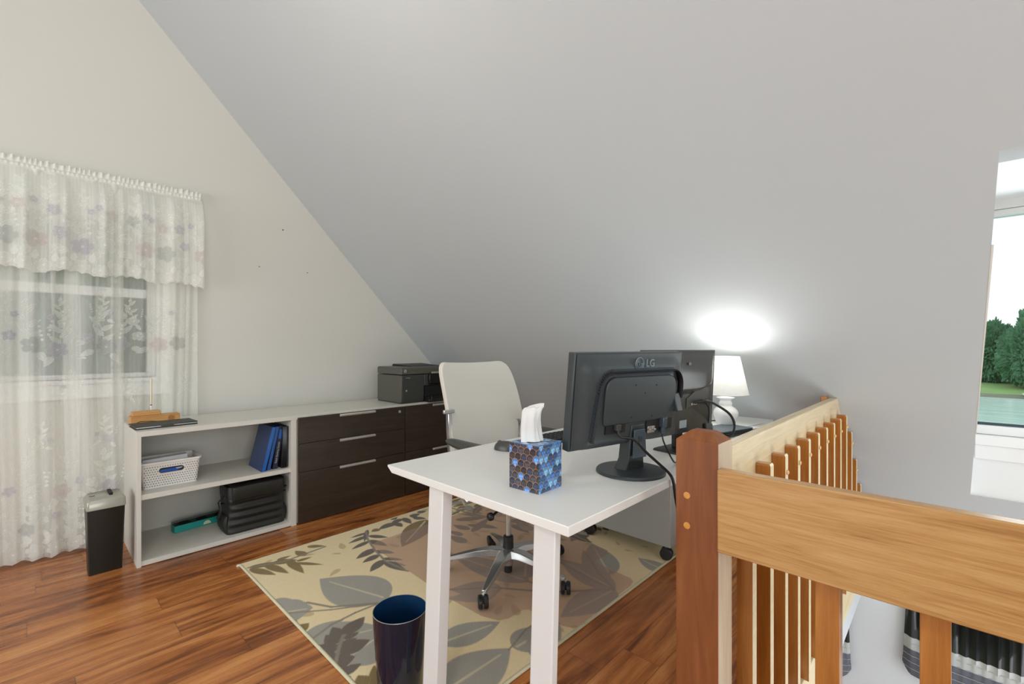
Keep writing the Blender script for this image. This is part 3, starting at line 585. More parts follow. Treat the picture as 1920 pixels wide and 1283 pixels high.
# bamboo dock, stylus, folio on the top
t = thing('bamboo_organizer', 'stepped bamboo desk organizer on the left end of the pale top', 'organizer', (.51, 3.50, .735), .03)
m = MB(); m.box(-.115, -.032, 0, .125, .04, .052); m.build('base_block', 'bamboo', t, bevel=.003)
m = MB(); m.box(-.105, -.022, .052, .03, .034, .078); m.build('step_block', 'bamboo', t, bevel=.003)
m = MB()
for R_, a0, a1 in ((.014, .2, 5.9), (.009, .9, 7.0), (.0045, 0, 6.28)):
    m.tube([(R_*1.15*math.cos(a0+(a1-a0)*k/20), -.0325, R_*math.sin(a0+(a1-a0)*k/20)) for k in range(21)], .0011, 5, M=T(.082, 0, .027))
m.build('burnt_logo', 'brand', t)
t = thing('stylus_pen', 'thin cream stylus standing upright in the bamboo organizer', 'stylus', (.50, 3.52, .812))
m = MB(); m.lathe([(.0015, 0), (.0035, .012), (.0042, .016), (.0044, .03)], n=14); m.build('tip', 'ceramic', t, smooth=40)
m = MB(); m.lathe([(.0045, .03), (.0045, .036)], n=14); m.build('collar', 'blk', t, smooth=40)
m = MB(); m.lathe([(.0045, .036), (.0045, .19), (.003, .194)], n=14); m.build('barrel', 'stylus', t, smooth=40)
t = thing('tablet', 'tablet in a charcoal folding keyboard case lying by the bamboo organizer', 'tablet', (.535, 3.35, .7352), .06)
m = MB(); m.box(-.145, -.08, 0, .15, .085, .007); m.build('keyboard_case', 'folio', t, bevel=.003)
m = MB(); m.box(-.14, -.076, .007, .145, .08, .0125); m.build('tablet_body', 'ceramic', t, bevel=.002)
m = MB(); m.box(-.147, -.081, .0125, .15, .087, .019); m.build('cover', 'folio', t, bevel=.003)
m = MB(); m.box(-.03, -.084, .002, .03, -.08, .018); m.build('clasp', 'charc', t, bevel=.001)
m = MB(); m.tube([(-.12, .087, .012), (-.09, .10, .024), (-.04, .105, .02), (-.0, .1, .014)], .002, 6); m.build('pen_loop', 'blk', t)
# shredder
t = thing('paper_shredder', 'black paper shredder with silver top standing between curtain and bookcase', 'shredder', (.27, 3.30, 0), .02)
def tap(w0, d0, w1, d1, z0, z1, r=.008, cx=0, cy=0): return [[(x+cx, y+cy, z0) for x, y in rrect(w0, d0, r, 3)], [(x+cx, y+cy, z1) for x, y in rrect(w1, d1, r, 3)]]
m = MB(); m.loft(tap(.135, .10, .152, .15, .0, .345)); m.build('bin', 'shredb', t, smooth=30)
m = MB()
rings = [[(x*(1-.0*k), y, z) for x, y in rrect(.158-.006*q, .165-.012*q, .012, 5)] for k, (z, q) in enumerate(((.347, 0), (.385, 0), (.392, 1), (.4, 3)))]
def dome(p, q): return (p[0], p[1], p[2]+.018*max(0, 1-(p[0]/.08)**2) if q else p[2])
rings = [[dome(p, i > 0) for p in r] for i, r in enumerate(rings)]
m.loft(rings); m.build('cutter_head', 'silver', t, smooth=40)
m = MB(); m.box(.014, -.045, .405, .029, .05, .4176); m.build('feed_slot', 'ink', t)
m = MB(); m.tube([(-.052+.011*math.cos(a), -.02+.009*math.sin(a), .411) for a in [PI*(1.05+k*.09) for k in range(10)]], .0016, 5); m.build('power_mark', 'ink', t)
# printer
t = thing('printer', 'dark grey office printer on the pale top behind the white chair', 'printer', (2.285, 3.39, .7352))
m = MB(); P = [(-.205, .0), (-.215, .02), (-.225, .06), (-.23, .26), (-.215, .297), (.2, .297), (.225, .28), (.228, .05), (.21, .0)]
m.prism([(-.19, .02), (-.19, .232), (.18, .232), (.18, .0), (-.17, 0)], 'x', -.23, -.01); m.prism([(-.10, .02), (-.10, .232), (.18, .232), (.18, 0), (-.10, 0)], 'x', -.01, .23); m.prism([(-.19, .135), (-.19, .232), (-.1, .232), (-.1, .135)], 'x', -.01, .23); m.box(.195, -.19, .02, .23, -.1, .135)
m.build('body', 'printf', t, bevel=.008, seg=3)
m = MB(); m.box(-.232, -.188, .012, -.228, .178, .228); m.build('side_panel', 'printer', t, bevel=.002)
m = MB(); m.prism([(-.192, .236), (-.192, .285), (-.18, .296), (.17, .296), (.182, .285), (.182, .236)], 'x', -.232, .232); m.build('scanner_unit', 'printer', t, bevel=.006, seg=3)
m = MB(); m.prism([(-.13, .296), (-.12, .300), (.15, .314), (.165, .296)], 'x', -.1, .2); m.build('document_feeder', 'blk', t, bevel=.004)
m = MB(); m.box(-.005, -.188, .02, .19, -.10, .132); m.build('paper_bay', 'ink', t)
m = MB(); m.box(.0, -.235, .028, .185, -.11, .04); m.box(-.0, -.245, .0, .19, -.18, .028); m.box(.02, -.25, .0, .032, -.24, .05); m.build('output_tray', 'blk', t, bevel=.003)
m = MB(); m.prism([(-.1925, .14), (-.1925, .232), (-.215, .238), (-.212, .15)], 'x', .03, .21); m.build('control_panel', 'blkg', t, bevel=.004)
m = MB(); m.box(.05, -.217, .238, .15, -.205, .252); m.build('panel_lip', 'silver', t, bevel=.002)
m = MB(); m.lathe([(.0125, 0), (.0125, .0015), (.0085, .0016), (.0085, .0012)], n=28, M=T(-.196, -.1925, .265) @ Matrix.Rotation(PI/2, 4, 'X')); m.build('logo_badge', 'label', t)
text('hp', .017, TX(-.196, .2655, -.1945), 'logo_lettering', 'mon', t)
text('OFFICEJET', .0095, TX(-.168, .208, -.1905), 'lettering', 'label', t)
m = MB(); m.box(-.19, -.1915, .098, -.178, -.19, .112); m.build('sticker', 'label', t)
# three nails in the gable wall
for k, (x, z, lb) in enumerate(((1.36, 2.115, 'dark nail in the gable wall, highest of three'), (1.19, 1.805, 'small nail in the gable wall nearest the curtain'), (1.55, 1.80, 'small nail in the gable wall nearest the sloped ceiling'))):
    M_ = T(x, YB, z) @ Matrix.Rotation(PI/2, 4, 'X')
    m = MB((x, YB, z)); m.lathe([(.0012, 0), (.0012, .008), (.004 if k else .005, .008), (.004 if k else .005, .0095)], n=10, M=M_)
    q = m.build('wall_nail', 'nail'); q.location = (x, YB, z); setp(q, lb, 'nail', 'nails in the gable wall')

# ================================================================== LACE CURTAINS
WHT = (248, 249, 243)
def ygath(X, Z, base, A, seed, front=0.0):
    r = np.random.RandomState(seed); ph = r.rand(6)*6.28
    amp = A*(.75+.25*np.sin(X*5+ph[5]))
    drift = .012*np.sin(Z*1.7+ph[4])
    q = X+drift
    f = .62*np.sign(np.sin(q*2*PI/.17+ph[0]+1.1*np.sin(q*9+ph[3])))*np.abs(np.sin(q*2*PI/.17+ph[0]+1.1*np.sin(q*9+ph[3])))**.6+.26*np.sin(q*2*PI/.083+ph[1]+.5*np.sin(Z*2.1))+.10*np.sin(q*2*PI/.041+ph[2])
    return base+front*np.clip(1-Z/2.2, 0, 1)+amp*f
def sprig(cv, x, y, s, r, tint=None, flip=1):
    """one embroidered spray: stem, leaves and blossoms"""
    R = .043*s
    cols = {None: None, 'v': (222, 219, 226), 'p': (234, 225, 222), 'g': (214, 217, 214)}
    pts = [(x+flip*.01*math.sin(k*.9)*s, y+.03*k*s) for k in range(7)]
    cv.line(pts, .0028, None, .8)
    for k in range(1, 6):
        sx = flip*(1 if k % 2 else -1); px, py = pts[k]
        cv.leaf((px, py), (px+sx*.045*s, py+(.03+.01*(k % 3))*s), .024*s, None, .45, rib=(None, .9), edge=(.0024, None, 1.0))
    cv.leaf(pts[6], (pts[6][0]+.01*s, pts[6][1]+.045*s), .022*s, None, .45, rib=(None, .9), edge=(.0024, None, 1.0))
    cv.flower(x+flip*.02*s, y, R, r.rand()*2, 5, cols[tint], .75, core=None)
    cv.flower(x-flip*.055*s, y+.045*s, R*.62, r.rand()*2, 5, cols[None if r.rand() < .5 else 'v'], .7)
    cv.leaf((x-flip*.03*s, y-.02*s), (x-flip*.085*s, y-.045*s), .03*s, None, .5, rib=(None, .9), edge=(.0024, None, 1.0))
    cv.leaf((x+flip*.04*s, y-.035*s), (x+flip*.07*s, y-.085*s), .03*s, None, .5, rib=(None, .9), edge=(.0024, None, 1.0))
    for q in range(4): cv.flower(x+flip*(.075+.004*q)*s, y+(.05+.022*q)*s, .007*s, 0, 3, None, .9)
def scallop(X, amp=.012, per=.075): return amp*np.abs(np.sin(PI*X/per))
def panel(name, label, x0, x1, zb, zt, base, A, seed, front, rows, border_side=None, parent=None, bands=()):
    r = np.random.RandomState(seed+50); cv = Canvas(x0, zb, x1, zt, .0034, WHT)
    cv.a += .05+.05*(np.sin(cv.X*2*PI/.036+seed)**2)
    for b0, b1, dn in bands:      # the net lies double or gathered here
        cv.a = np.maximum(cv.a, dn*np.clip((cv.X+.012*np.sin(cv.Y*2.3+b0*40)-b0)/.007, 0, 1)*np.clip((b1+.012*np.sin(cv.Y*1.9+b1*30)-cv.X)/.007, 0, 1))
    k = 0
    for (zz, s, dens, tints) in rows:
        xx = x0+.05+r.rand()*.05
        while xx < x1-.02:
            sprig(cv, xx, zz+r.uniform(-.03, .03), s*r.uniform(.9, 1.1), r, tints[k % len(tints)], 1 if k % 2 else -1); k += 1; xx += dens*r.uniform(.85, 1.15)
    if zb < .3:    # dense border above the hem
        xx = x0+.03
        while xx < x1:
            cv.flower(xx, zb+.055, .040, r.rand()*2, 5, None, .85); cv.leaf((xx+.03, zb+.085), (xx+.075, zb+.13), .03, None, .7, rib=(None, .9), edge=(.003, None, 1)); cv.leaf((xx-.02, zb+.10), (xx-.05, zb+.16), .028, None, .7, rib=(None, .9), edge=(.003, None, 1)); xx += .083
    if border_side is not None:
        bx = x0 if border_side < 0 else x1
        for q in np.arange(zb+.03, zt, .047): cv.flower(bx-border_side*.022, q, .024, q*7, 5, None, .95)
    Y = ygath(cv.X, cv.Y, base, A, seed, front)
    sc_ = scallop(cv.X) if zb < .3 else np.zeros_like(cv.X)
    Zp = np.maximum(cv.Y, zb+sc_)
    loc = (float((x0+x1)/2), base, zt)
    o = canvas_mesh(cv, name, ['sheer'], lambda X, Z: (X, Y, Zp), {'lace': cv.a, 'tint': cv.col}, loc=loc if parent is None else None, parent=parent)
    if label: setp(o, label, 'curtain', 'net curtains at the gable window')
    return o
# rod
t = thing('curtain_rod', 'white curtain rod inside the ruffled heading above the gable window', 'curtain rod', (.1, 3.735, 2.205))
m = MB(); m.tube([(-.70, 0, 0), (.685, 0, 0)], .009, 12); m.build('rod', 'white', t, smooth=60)
m = MB(); m.tube([(.685, 0, 0), (.688, .02, 0), (.688, .062, 0)], .009, 10); m.build('return_bracket', 'white', t, smooth=60)
m = MB(); m.tube([(-.70, 0, 0), (-.70, .062, 0)], .009, 10); m.build('return_bracket', 'white', t, smooth=60)
panel('net_curtain', 'left net curtain panel, embroidered with flowers, hanging down to the floor', -.60, .388, .012, 2.19, 3.705, .036, 3, -.035,
      [(1.20, 1.15, .165, ('g', 'v', 'g')), (1.36, .7, .21, (None,)), (.93, .6, .33, (None,)), (.66, .6, .28, (None, 'v')), (.36, 1.05, .16, (None, 'p', 'v')), (.20, .9, .13, (None, 'g', None)), (1.78, .8, .22, (None, 'g'))], bands=((-.7, -.02, .55), (-.02, .035, .4), (.07, .10, .55), (.13, .19, .5), (.27, .292, .45)))
panel('net_curtain', 'right net curtain panel with lace edge, hanging behind the left end of the bookcase', .335, .792, .50, 2.19, 3.758, .028, 8, 0,
      [(1.22, 1.1, .16, ('v', 'p', 'g')), (1.38, .7, .19, (None,)), (.90, .55, .3, (None,)), (1.78, .8, .22, (None,))], border_side=-1, bands=((.525, .56, .45), (.59, .85, .5)))
# valance with ruffled heading
t = thing('lace_valance', 'scalloped lace valance with ruffled heading across the top of the gable window', 'valance', (.1, 3.70, 2.2)); o = t.location
r = np.random.RandomState(4); cv = Canvas(-.60, 1.585, .80, 2.195, .0034, WHT); cv.a += .34+.10*(np.sin(cv.X*2*PI/.03)**2)
k = 0
for zz, s, dens in ((1.80, 1.25, .15), (1.97, .8, .12)):
    xx = -.57+.05*(s < 1)
    while xx < .8: sprig(cv, xx, zz+r.uniform(-.02, .02), s, r, ('v', None, 'p', 'g', 'p')[k % 5], 1 if k % 2 else -1); k += 1; xx += dens*r.uniform(.9, 1.1)
xx = -.58
edge = 1.60+.028*np.abs(np.sin(PI*(cv.X-.02)/.26))+.010*np.abs(np.sin(PI*cv.X/.05))-.02*np.clip((cv.X-.3)/.4, 0, 1)
while xx < .8:
    e = 1.60+.028*abs(math.sin(PI*(xx-.02)/.26))-.02*min(1, max(0, (xx-.3)/.4)); cv.flower(xx, e+.048, .038, xx*20, 5, None, .9); cv.leaf((xx+.04, e+.07), (xx+.05, e+.125), .028, None, .7, edge=(.003, None, 1)); xx += .078
Y = ygath(cv.X, cv.Y, 3.648, .026, 21); Y = np.where(cv.Y > 2.0, Y+(3.700-Y)*np.clip((cv.Y-2.0)/.19, 0, 1)**2, Y)
canvas_mesh(cv, 'valance_skirt', ['sheer'], lambda X, Z: (X-o[0], Y-o[1], np.maximum(Z, edge)-o[2]), {'lace': cv.a, 'tint': cv.col}, parent=t)
cv = Canvas(-.60, 0, .80, 1, .0034, WHT); cv.a += .5
ang = np.broadcast_to(cv.Y, cv.X.shape)
cv2x = np.linspace(-.60, .80, 500)
def ruff(u, v):
    x = -.60+1.40*u; a = 2*PI*v; rr = .0155+.0016*math.sin(x*310)+.001*math.sin(x*171)
    return (x-o[0], 3.735-o[1]+rr*math.cos(a)-.004, 2.205-o[2]+rr*math.sin(a))
m = MB(); m.grid(ruff, 700, 10); m.build('rod_pocket', 'sheerlite', t, smooth=60)
def head(u, v):
    x = -.60+1.40*u; f = math.sin(x*250+2*math.sin(x*31)); return (x-o[0], 3.732-o[1]+.010*f*v-.006*v, 2.218-o[2]+.034*v+.004*math.sin(x*140)*v)
m = MB(); m.grid(head, 700, 5); m.build('ruffle', 'sheerlite', t, smooth=60)

# ================================================================== RUG AND CHAIR MAT
RC = {'g': (162, 158, 147), 'k': (108, 98, 88), 'b': (134, 112, 68)}
cv = Canvas(.792, 1.148, 2.95, 2.80, .005, (236, 216, 172))
r = np.random.RandomState(5)
for k in range(70):   # faint ghost foliage woven into the ground
    x, y, a = r.uniform(.8, 2.9), r.uniform(1.15, 2.8), r.rand()*6.28; L = r.uniform(.04, .10)
    cv.leaf((x, y), (x+L*math.cos(a), y+L*math.sin(a)), L*.4, (200, 180, 132))
for x0_, y0_, x1_, y1_, w_, k_, rb in RUG_LEAVES:
    cv.leaf((x0_, y0_), (x1_, y1_), w_*1.05, RC[k_], rib=((206, 196, 168), None) if rb else None, skew=.5, ribw=.012)
for pts, w_ in RUG_STEMS: cv.line(pts, w_*.75, (140, 130, 116))
for k in range(60):   # leaves of the part that runs on under desk and cabinet
    x, y, a = r.uniform(2.2, 2.93), r.uniform(1.75, 2.78), r.rand()*6.28; L = r.uniform(.08, .2)
    cv.leaf((x, y), (x+L*math.cos(a), y+L*math.sin(a)), L*.45, RC['gkb'[k % 3]], rib=((206, 196, 168), None))
t = thing('area_rug', 'cream area rug with grey and brown leaf pattern under the white desk', 'rug', (1.87, 1.97, 0))
o = t.location
canvas_mesh(cv, 'pile', ['rug'], lambda X, Y: (X-o[0], Y-o[1], np.full(X.shape, .010)+.0006*np.sin(X*901)*np.sin(Y*877)), {'pattern': cv.col}, parent=t)
m = MB(o)
for a, b in (((.786, 1.142), (2.955, 1.142)), ((.786, 2.806), (2.955, 2.806)), ((.786, 1.142), (.786, 2.806)), ((2.955, 1.142), (2.955, 2.806))):
    m.tube([(a[0], a[1], .0065), (b[0], b[1], .0065)], .0075, 8, flat=.8)
m.tube([(.79, 2.803, .006), (.775, 2.812, .005), (.768, 2.815, .003)], [.006, .008, .002], 8)
m.build('binding', 'rugedge', t, smooth=60)
m = MB(); pts = [(1.40, 2.50), (1.36, 1.72), (1.37, 1.50), (1.40, 1.42), (1.44, 1.40), (1.53, 1.40), (1.553, 1.385), (1.56, 1.20), (1.575, 1.165), (1.61, 1.148), (2.06, 1.156), (2.10, 1.166), (2.12, 1.19), (2.14, 1.40), (2.16, 1.425), (2.29, 1.432), (2.315, 1.45), (2.32, 1.49), (2.34, 2.50), (2.30, 2.53), (1.45, 2.53)]
m.prism(pts, 'z', .0115, .0135, M=T(-1.85, -1.8, 0)); q = m.build('chair_mat', 'matm'); q.location = (1.85, 1.8, 0)
setp(q, 'translucent rosy chair mat lying on the leaf patterned rug under the office chair', 'chair mat')

# ================================================================== DESK
DT = .775
t = thing('desk', 'long white desk on slanted square legs, carrying two monitors and a lamp', 'desk', (1.9, 1.05, 0)); o = t.location
m = MB(o); top = [(.873, .653), (2.42, .653), (2.60, .668), (2.982, .752), (2.982, 1.468), (.884, 1.468)]
m.loft([[(x, y-(.028 if y > 1.4 else 0), DT-.025) for x, y in top], [(x, y, DT-.006) for x, y in top], [(x, y, DT) for x, y in top]])
m.build('desk_top', 'desk', t, bevel=.002)
for y0, y1, dx, zf in ((1.150, 1.222, .040, .0135), (.704, .774, .024, 0)):
    m = MB(o); xb = .858; xt = .888; m.loft([[(xb, y0, zf), (xb+dx, y0, zf), (xb+dx, y1, zf), (xb, y1, zf)], [(xt, y0, DT-.025), (xt+dx, y0, DT-.025), (xt+dx, y1, DT-.025), (xt, y1, DT-.025)]])
    m.build('leg', 'legm', t, bevel=.003)
for y0 in (1.25, .78):
    m = MB(o); m.box(2.86, y0, 0.0125, 2.90, y0+.07, DT-.025, M=Matrix.Identity(4)); m.build('leg', 'legm', t, bevel=.003)
m = MB(o); m.box(1.5, 1.02, DT-.065, 2.86, 1.06, DT-.0255); m.build('crossbar', 'legm', t, bevel=.003)

# mobile pedestal
t = thing('mobile_pedestal', 'grey metal drawer pedestal on black casters under the desk', 'cabinet', (2.63, 1.36, 0)); o = t.location
m = MB(o); m.box(2.427, 1.118, .088, 2.83, 1.70, .66); m.build('body', 'ped', t, bevel=.003)
for z0, z1 in ((.095, .37), (.375, .52), (.525, .655)):
    m = MB(o); m.box(2.43, 1.70, z0, 2.827, 1.718, z1); d = m.build('drawer', 'ped', t, bevel=.002); m = MB(o); m.box(2.55, 1.718, z1-.03, 2.70, 1.73, z1-.02); m.build('handle', 'alu', d, bevel=.002)
def caster_mb(off, r=.026, ang=0., stem=.05):
    m = MB(off); M_ = Rz(ang)
    for sx in (-1, 1): m.tube([(sx*.0045, 0, r), (sx*.008, 0, r), (sx*.019, 0, r), (sx*.023, 0, r)], [r*.93, r, r, r*.86], 22, M=M_)
    m.prism([(-.016, r*.9), (-.014, r*1.75), (.002, r*2.12), (.016, r*1.75), (.018, r*.9), (.0, r*.6)], 'x', -.0045, .0045, M=M_)
    m.tube([(0, 0, r*1.7), (0, 0, stem)], .0065, 10, m=1, M=M_); return m
for x, y in ((2.455, 1.155), (2.80, 1.155), (2.455, 1.66), (2.80, 1.66)):
    m = caster_mb((0, 0, 0), .034, .25, .083); c_ = m.build('caster', ['blk', 'chrome'], t, smooth=35); c_.location = (x-o[0], y-o[1], .0105)

# ================================================================== THINGS ON THE DESK
# tissue box with a fish-scale print
t = thing('tissue_box', 'tissue box with blue and gold scale pattern near the desk corner', 'tissue box', (1.057, .914, DT+.0004), math.radians(2.5))
S_ = .112; HB = .137
def scale_canvas(w, h, dark, seed):
    r = np.random.RandomState(seed); cv = Canvas(0, 0, w, h, .00085, (52, 56, 66)); px = .0228; py = .0190; rows = int(h/py)+3
    for j in range(rows, -2, -1):
        for i in range(-1, int(w/px)+2):
            cx = i*px+(px/2 if j % 2 else 0); cy = j*py-.002; R = px*.58
            wn = cv.win(cx, cy, R*1.3)
            if not wn: continue
            X = cv.X[wn]-cx; Y = (cv.Y[wn]-cy)/1.25; rr = np.hypot(X, Y); b = r.rand(); 
            lit = (i*3+j*5+seed) % 7
            if dark: c = ((52, 54, 66), (44, 44, 52), (60, 62, 72), (86, 128, 190), (50, 60, 84), (56, 54, 58), (40, 46, 66))[lit]
            else: c = ((62, 104, 164), (44, 78, 128), (96, 146, 196), (52, 88, 140), (76, 118, 172), (48, 74, 106), (108, 156, 204))[lit]
            ins = (R-rr)/cv.res+.5; up = Y > -R*.95
            cv.paint(wn, ins*up, c)
            cc = np.array(lin(tuple(min(255, int(v*1.35)+10) for v in c))[:3]) 
            for ddx, ddy, q in ((-.3, .25, .26), (.3, .3, .24), (0, -.25, .3)): cv.paint(wn, ((R*q-np.hypot(X-ddx*R, Y-ddy*R))/cv.res+.5)*(.8 if lit in (3, 2, 6, 0) else .25), cc)
            cv.paint(wn, (1-np.abs(rr-R)/.0009)*up, (196, 140, 70) if dark or b < .35 else (168, 170, 120)); cv.paint(wn, (1-np.abs(rr-R*.86)/.0006)*up, (24, 28, 44))
    return cv
bm_parts = []
bx = MB()
def face(nm, cv, fn): return canvas_mesh(cv, nm, ['tissuebox'], fn, {'pattern': cv.col}, parent=t, smooth=False)
# one carton: four printed walls, base and top joined into a single mesh
objs = [face('tmp', scale_canvas(S_, HB, True, 1), lambda X, Y: (0*X-S_/2, S_/2-X, Y)), face('tmp', scale_canvas(S_, HB, False, 2), lambda X, Y: (X-S_/2, 0*X-S_/2, Y)),
        face('tmp', scale_canvas(S_, HB, True, 3), lambda X, Y: (0*X+S_/2, X-S_/2, Y)), face('tmp', scale_canvas(S_, HB, False, 4), lambda X, Y: (S_/2-X, 0*X+S_/2, Y)),
        face('tmp', scale_canvas(S_, S_, False, 5), lambda X, Y: (X-S_/2, Y-S_/2, 0*X+HB))]
bmx = bmesh.new()
for q in objs: bmx.from_mesh(q.data)
bmesh.ops.remove_doubles(bmx, verts=bmx.verts, dist=.0003); me = bpy.data.meshes.new('carton'); bmx.to_mesh(me); bmx.free(); me.materials.append(mt('tissuebox'))
for q in objs: bpy.data.objects.remove(q)
q = bpy.data.objects.new('carton', me); C.objects.link(q); q.parent = t
m = MB(); m.prism([(.034*math.cos(a), .018*math.sin(a)) for a in [k*PI/12 for k in range(24)]], 'z', HB+.0002, HB+.0008); m.build('opening', 'ink', t)
def tis(u, v):   # the sheet: a crumpled, folded plume
    a = 2*PI*u; ht = .108; w = (.031-.010*v)*(1 if v < .9 else 1-.25*((v-.9)/.1)**2); fold = 1+.16*math.sin(4*a+1.2*v)+.10*math.sin(7*a-1.4*v)+.05*math.sin(13*a+v)
    x = w*math.cos(a)*fold-.003*math.sin(2*v)+(.012*v**6*(1+math.cos(a))); y = (.015*(1-v**2))*math.sin(a)*fold+.004*math.sin(6*v)
    return (x-.012, y, HB+ht*v*(1+.07*math.cos(a-.6)*v)+.008*math.sin(a)*v*(1-v))
M_ = Rz(-.75)
m = MB(); m.grid(tis, 48, 26, M=M_); m.build('tissue_sheet', 'tissue', t, smooth=38)
m = MB(); m.loft([[(-.004, -.006, HB+.106), (.010, -.004, HB+.088), (.004, .004, HB+.108)], [(.026, -.002, HB+.1065), (.0262, -.001, HB+.1045), (.026, .001, HB+.107)]], M=M_); m.build('tissue_corner', 'tissue', t, smooth=60)
# mouse behind the tissue box
t = thing('computer_mouse', 'black computer mouse mostly hidden behind the tissue box', 'mouse', (1.345, 1.325, DT+.0004), .3)
m = MB(); m.grid(lambda u, v: (.031*math.cos(2*PI*u)*math.cos(v*PI/2)**.6, .052*math.sin(2*PI*u)*math.cos(v*PI/2)**.6, .036*math.sin(v*PI/2)), 28, 10); m.build('shell', 'charc', t, smooth=60)
m = MB(); m.tube([(-.004, .028, .028), (.004, .028, .028)], .009, 14); m.build('scroll_wheel', 'blk', t, smooth=30)
# keyboard
t = thing('keyboard', 'black keyboard on the desk behind the nearer monitor', 'keyboard', (1.72, 1.30, DT+.0004), -.10)
m = MB(); m.box(-.21, -.07, 0, .21, .07, .012); m.build('case', 'charc', t, bevel=.003)
k0 = None
for rr_ in range(5):
    for c_ in range(14):
        if k0 is None: m = MB(); m.loft(tap(.024, .022, .020, .018, 0, .008, .003)); k0 = m.build('key', 'blk', t, smooth=30); kk = k0
        else: kk = k0.copy(); C.objects.link(kk)
        kk.location = (-.185+.0285*c_, -.054+.027*rr_, .0122)

def monitor_stand(t, u, base_r, y0, ztop, h):
    m = MB(); m.lathe([(base_r, 0), (base_r, .006), (base_r*.97, .010), (base_r*.5, .014), (.02, .015)], (u, y0, 0), 56); m.build('stand_base', 'mon', t, smooth=35)
    m = MB(); m.loft([[(u-.045, y0-.02, .010), (u+.045, y0-.02, .010), (u+.050, y0+.03, .010), (u-.050, y0+.03, .010)], [(u-.036, y0-.026, .05), (u+.036, y0-.026, .05), (u+.038, y0+.02, .05), (u-.038, y0+.02, .05)], [(u-.033, y0-.034, ztop), (u+.033, y0-.034, ztop), (u+.033, y0+.01, ztop), (u-.033, y0+.01, ztop)]])
    return m.build('stand_neck', 'mon', t, bevel=.003)
# --- monitor with LG lettering
t = thing('computer_monitor', 'dark monitor with LG logo seen from the back on a round foot', 'monitor', (1.373, .79, DT+.0004), math.radians(-11.7))
w0, w1, zb, zt = -.256, .262, .105, .408; cz = (zb+zt)/2; cu = (w0+w1)/2
TM = T(cu, 0, cz) @ Matrix.Rotation(math.radians(6), 4, 'X') @ T(-cu, 0, -cz)
def ss(a, b, x): x = np.clip((x-a)/(b-a), 0, 1); return x*x*(3-2*x)
def mback(u, z):
    e = min(u-w0, w1-u); ez = min(z-zb, zt-z); d = .020+.016*float(ss(0, .075, e))*float(ss(0, .06, ez if z > cz else ez+.03))
    # raised centre panel with a groove around its top and sides
    a = min(u+.150, .225-u, .325+.0-z) ; g = 0
    return -d
m = MB(); m.box(w0, -.018, zb, w1, .012, zt, M=TM); m.build('bezel', 'mon', t, bevel=.003)
m = MB(); m.grid(lambda a, b: (w0+.006+(w1-w0-.012)*a, mback(w0+.006+(w1-w0-.012)*a, zb+.004+(zt-zb-.008)*b), zb+.004+(zt-zb-.008)*b), 60, 40, M=TM); m.build('back_shell', 'mon', t, smooth=60)
m = MB(); m.box(w0+.02, .012, zb+.022, w1-.02, .0135, zt-.018, M=TM); m.build('screen', 'blkg', t)
pc, pz = .036, .24
P0 = [(x+pc, z+.245) for x, z in rrect(.352, .175, .045, 8)]
m = MB(); m.prism([(p[0], max(p[1], .178)) for p in P0], 'y', -.0435, -.03, M=TM); m.build('centre_panel', 'mon', t, bevel=.004)
# vent groove: dark channel plus ribs
path = []
for k in range(40): path.append((-.162-.020*(1-k/39), .13+.150*k/39))
for k in range(1, 13): a = PI-PI/2*k/12; path.append((-.162+.05+.05*math.cos(a), .280+.067*math.sin(a)))
n0 = len(path)
for k in range(1, 90): path.append((-.112+.309*k/89, .347))
for k in range(1, 13): a = PI/2-PI/2*k/12; path.append((.197+.045*math.cos(a), .287+.06*math.sin(a)))
for k in range(1, 12): path.append((.242, .287-.004*k))
m = MB(); m.tube([(p[0], -.0366, p[1]) for p in path[::2]], .0125, 8, M=TM, flat=.30); m.build('vent_channel', 'ink', t, smooth=50)
m = MB()
for i in range(2, n0+87, 1):
    (x, z), (x2, z2) = path[i-1], path[i+1]; d = Vector((x2-x, 0, z2-z)).normalized(); nn = Vector((-d.z, 0, d.x)); p = Vector((path[i][0], -.0395, path[i][1]))
    m.tube([p-nn*.0115, p+nn*.0115], .0011, 4, M=TM)
m.build('vent_grille', 'slate', t)
m = MB()
for u, z in ((-.004, .304), (.101, .300), (-.014, .198), (.089, .195), (.045, .275)): m.lathe([(.0028, 0), (.0028, .0008), (.001, .0008)], n=12, M=TM @ T(u, -.0437, z) @ Matrix.Rotation(PI/2, 4, 'X'))
m.build('screw_hole', 'ink', t)
LM = TM @ T(0, -.0367, 0)
m = MB()
def arcl(R_, a0, a1, r_, cx, cz_): m.tube([(cx+R_*math.cos(a0+(a1-a0)*k/28), -.0368, cz_+R_*math.sin(a0+(a1-a0)*k/28)) for k in range(29)], r_, 6, M=TM)
cxl, czl = .014, .373
arcl(.0195, 0, 2*PI, .0016, cxl, czl); arcl(.0130, PI*.5, PI*2.0, .0011, cxl, czl)
m.tube([(cxl, -.0368, czl+.008), (cxl, -.0368, czl-.007), (cxl+.005, -.0368, czl-.007)], .0011, 5, M=TM); m.tube([(cxl+.006, -.0368, czl), (cxl+.0185, -.0368, czl)], .0011, 5, M=TM); m.ball((cxl-.006, -.0368, czl+.006), .0019, 8, M=TM)
m.build('logo_emblem', 'emboss', t, smooth=60)
text('LG', .036, TM @ TX(.067, .373, -.0372), 'logo_lettering', 'emboss', t, .0008)
nk = monitor_stand(t, .03, .115, .005, .165, 0)
m = MB(); m.prism([(-.004+.03*k, z) for k, z in ((0, .055), (2.2, .055), (2.0, .15), (.2, .15))], 'y', -.037, -.032); m.build('neck_cover', 'slate', nk, bevel=.002)
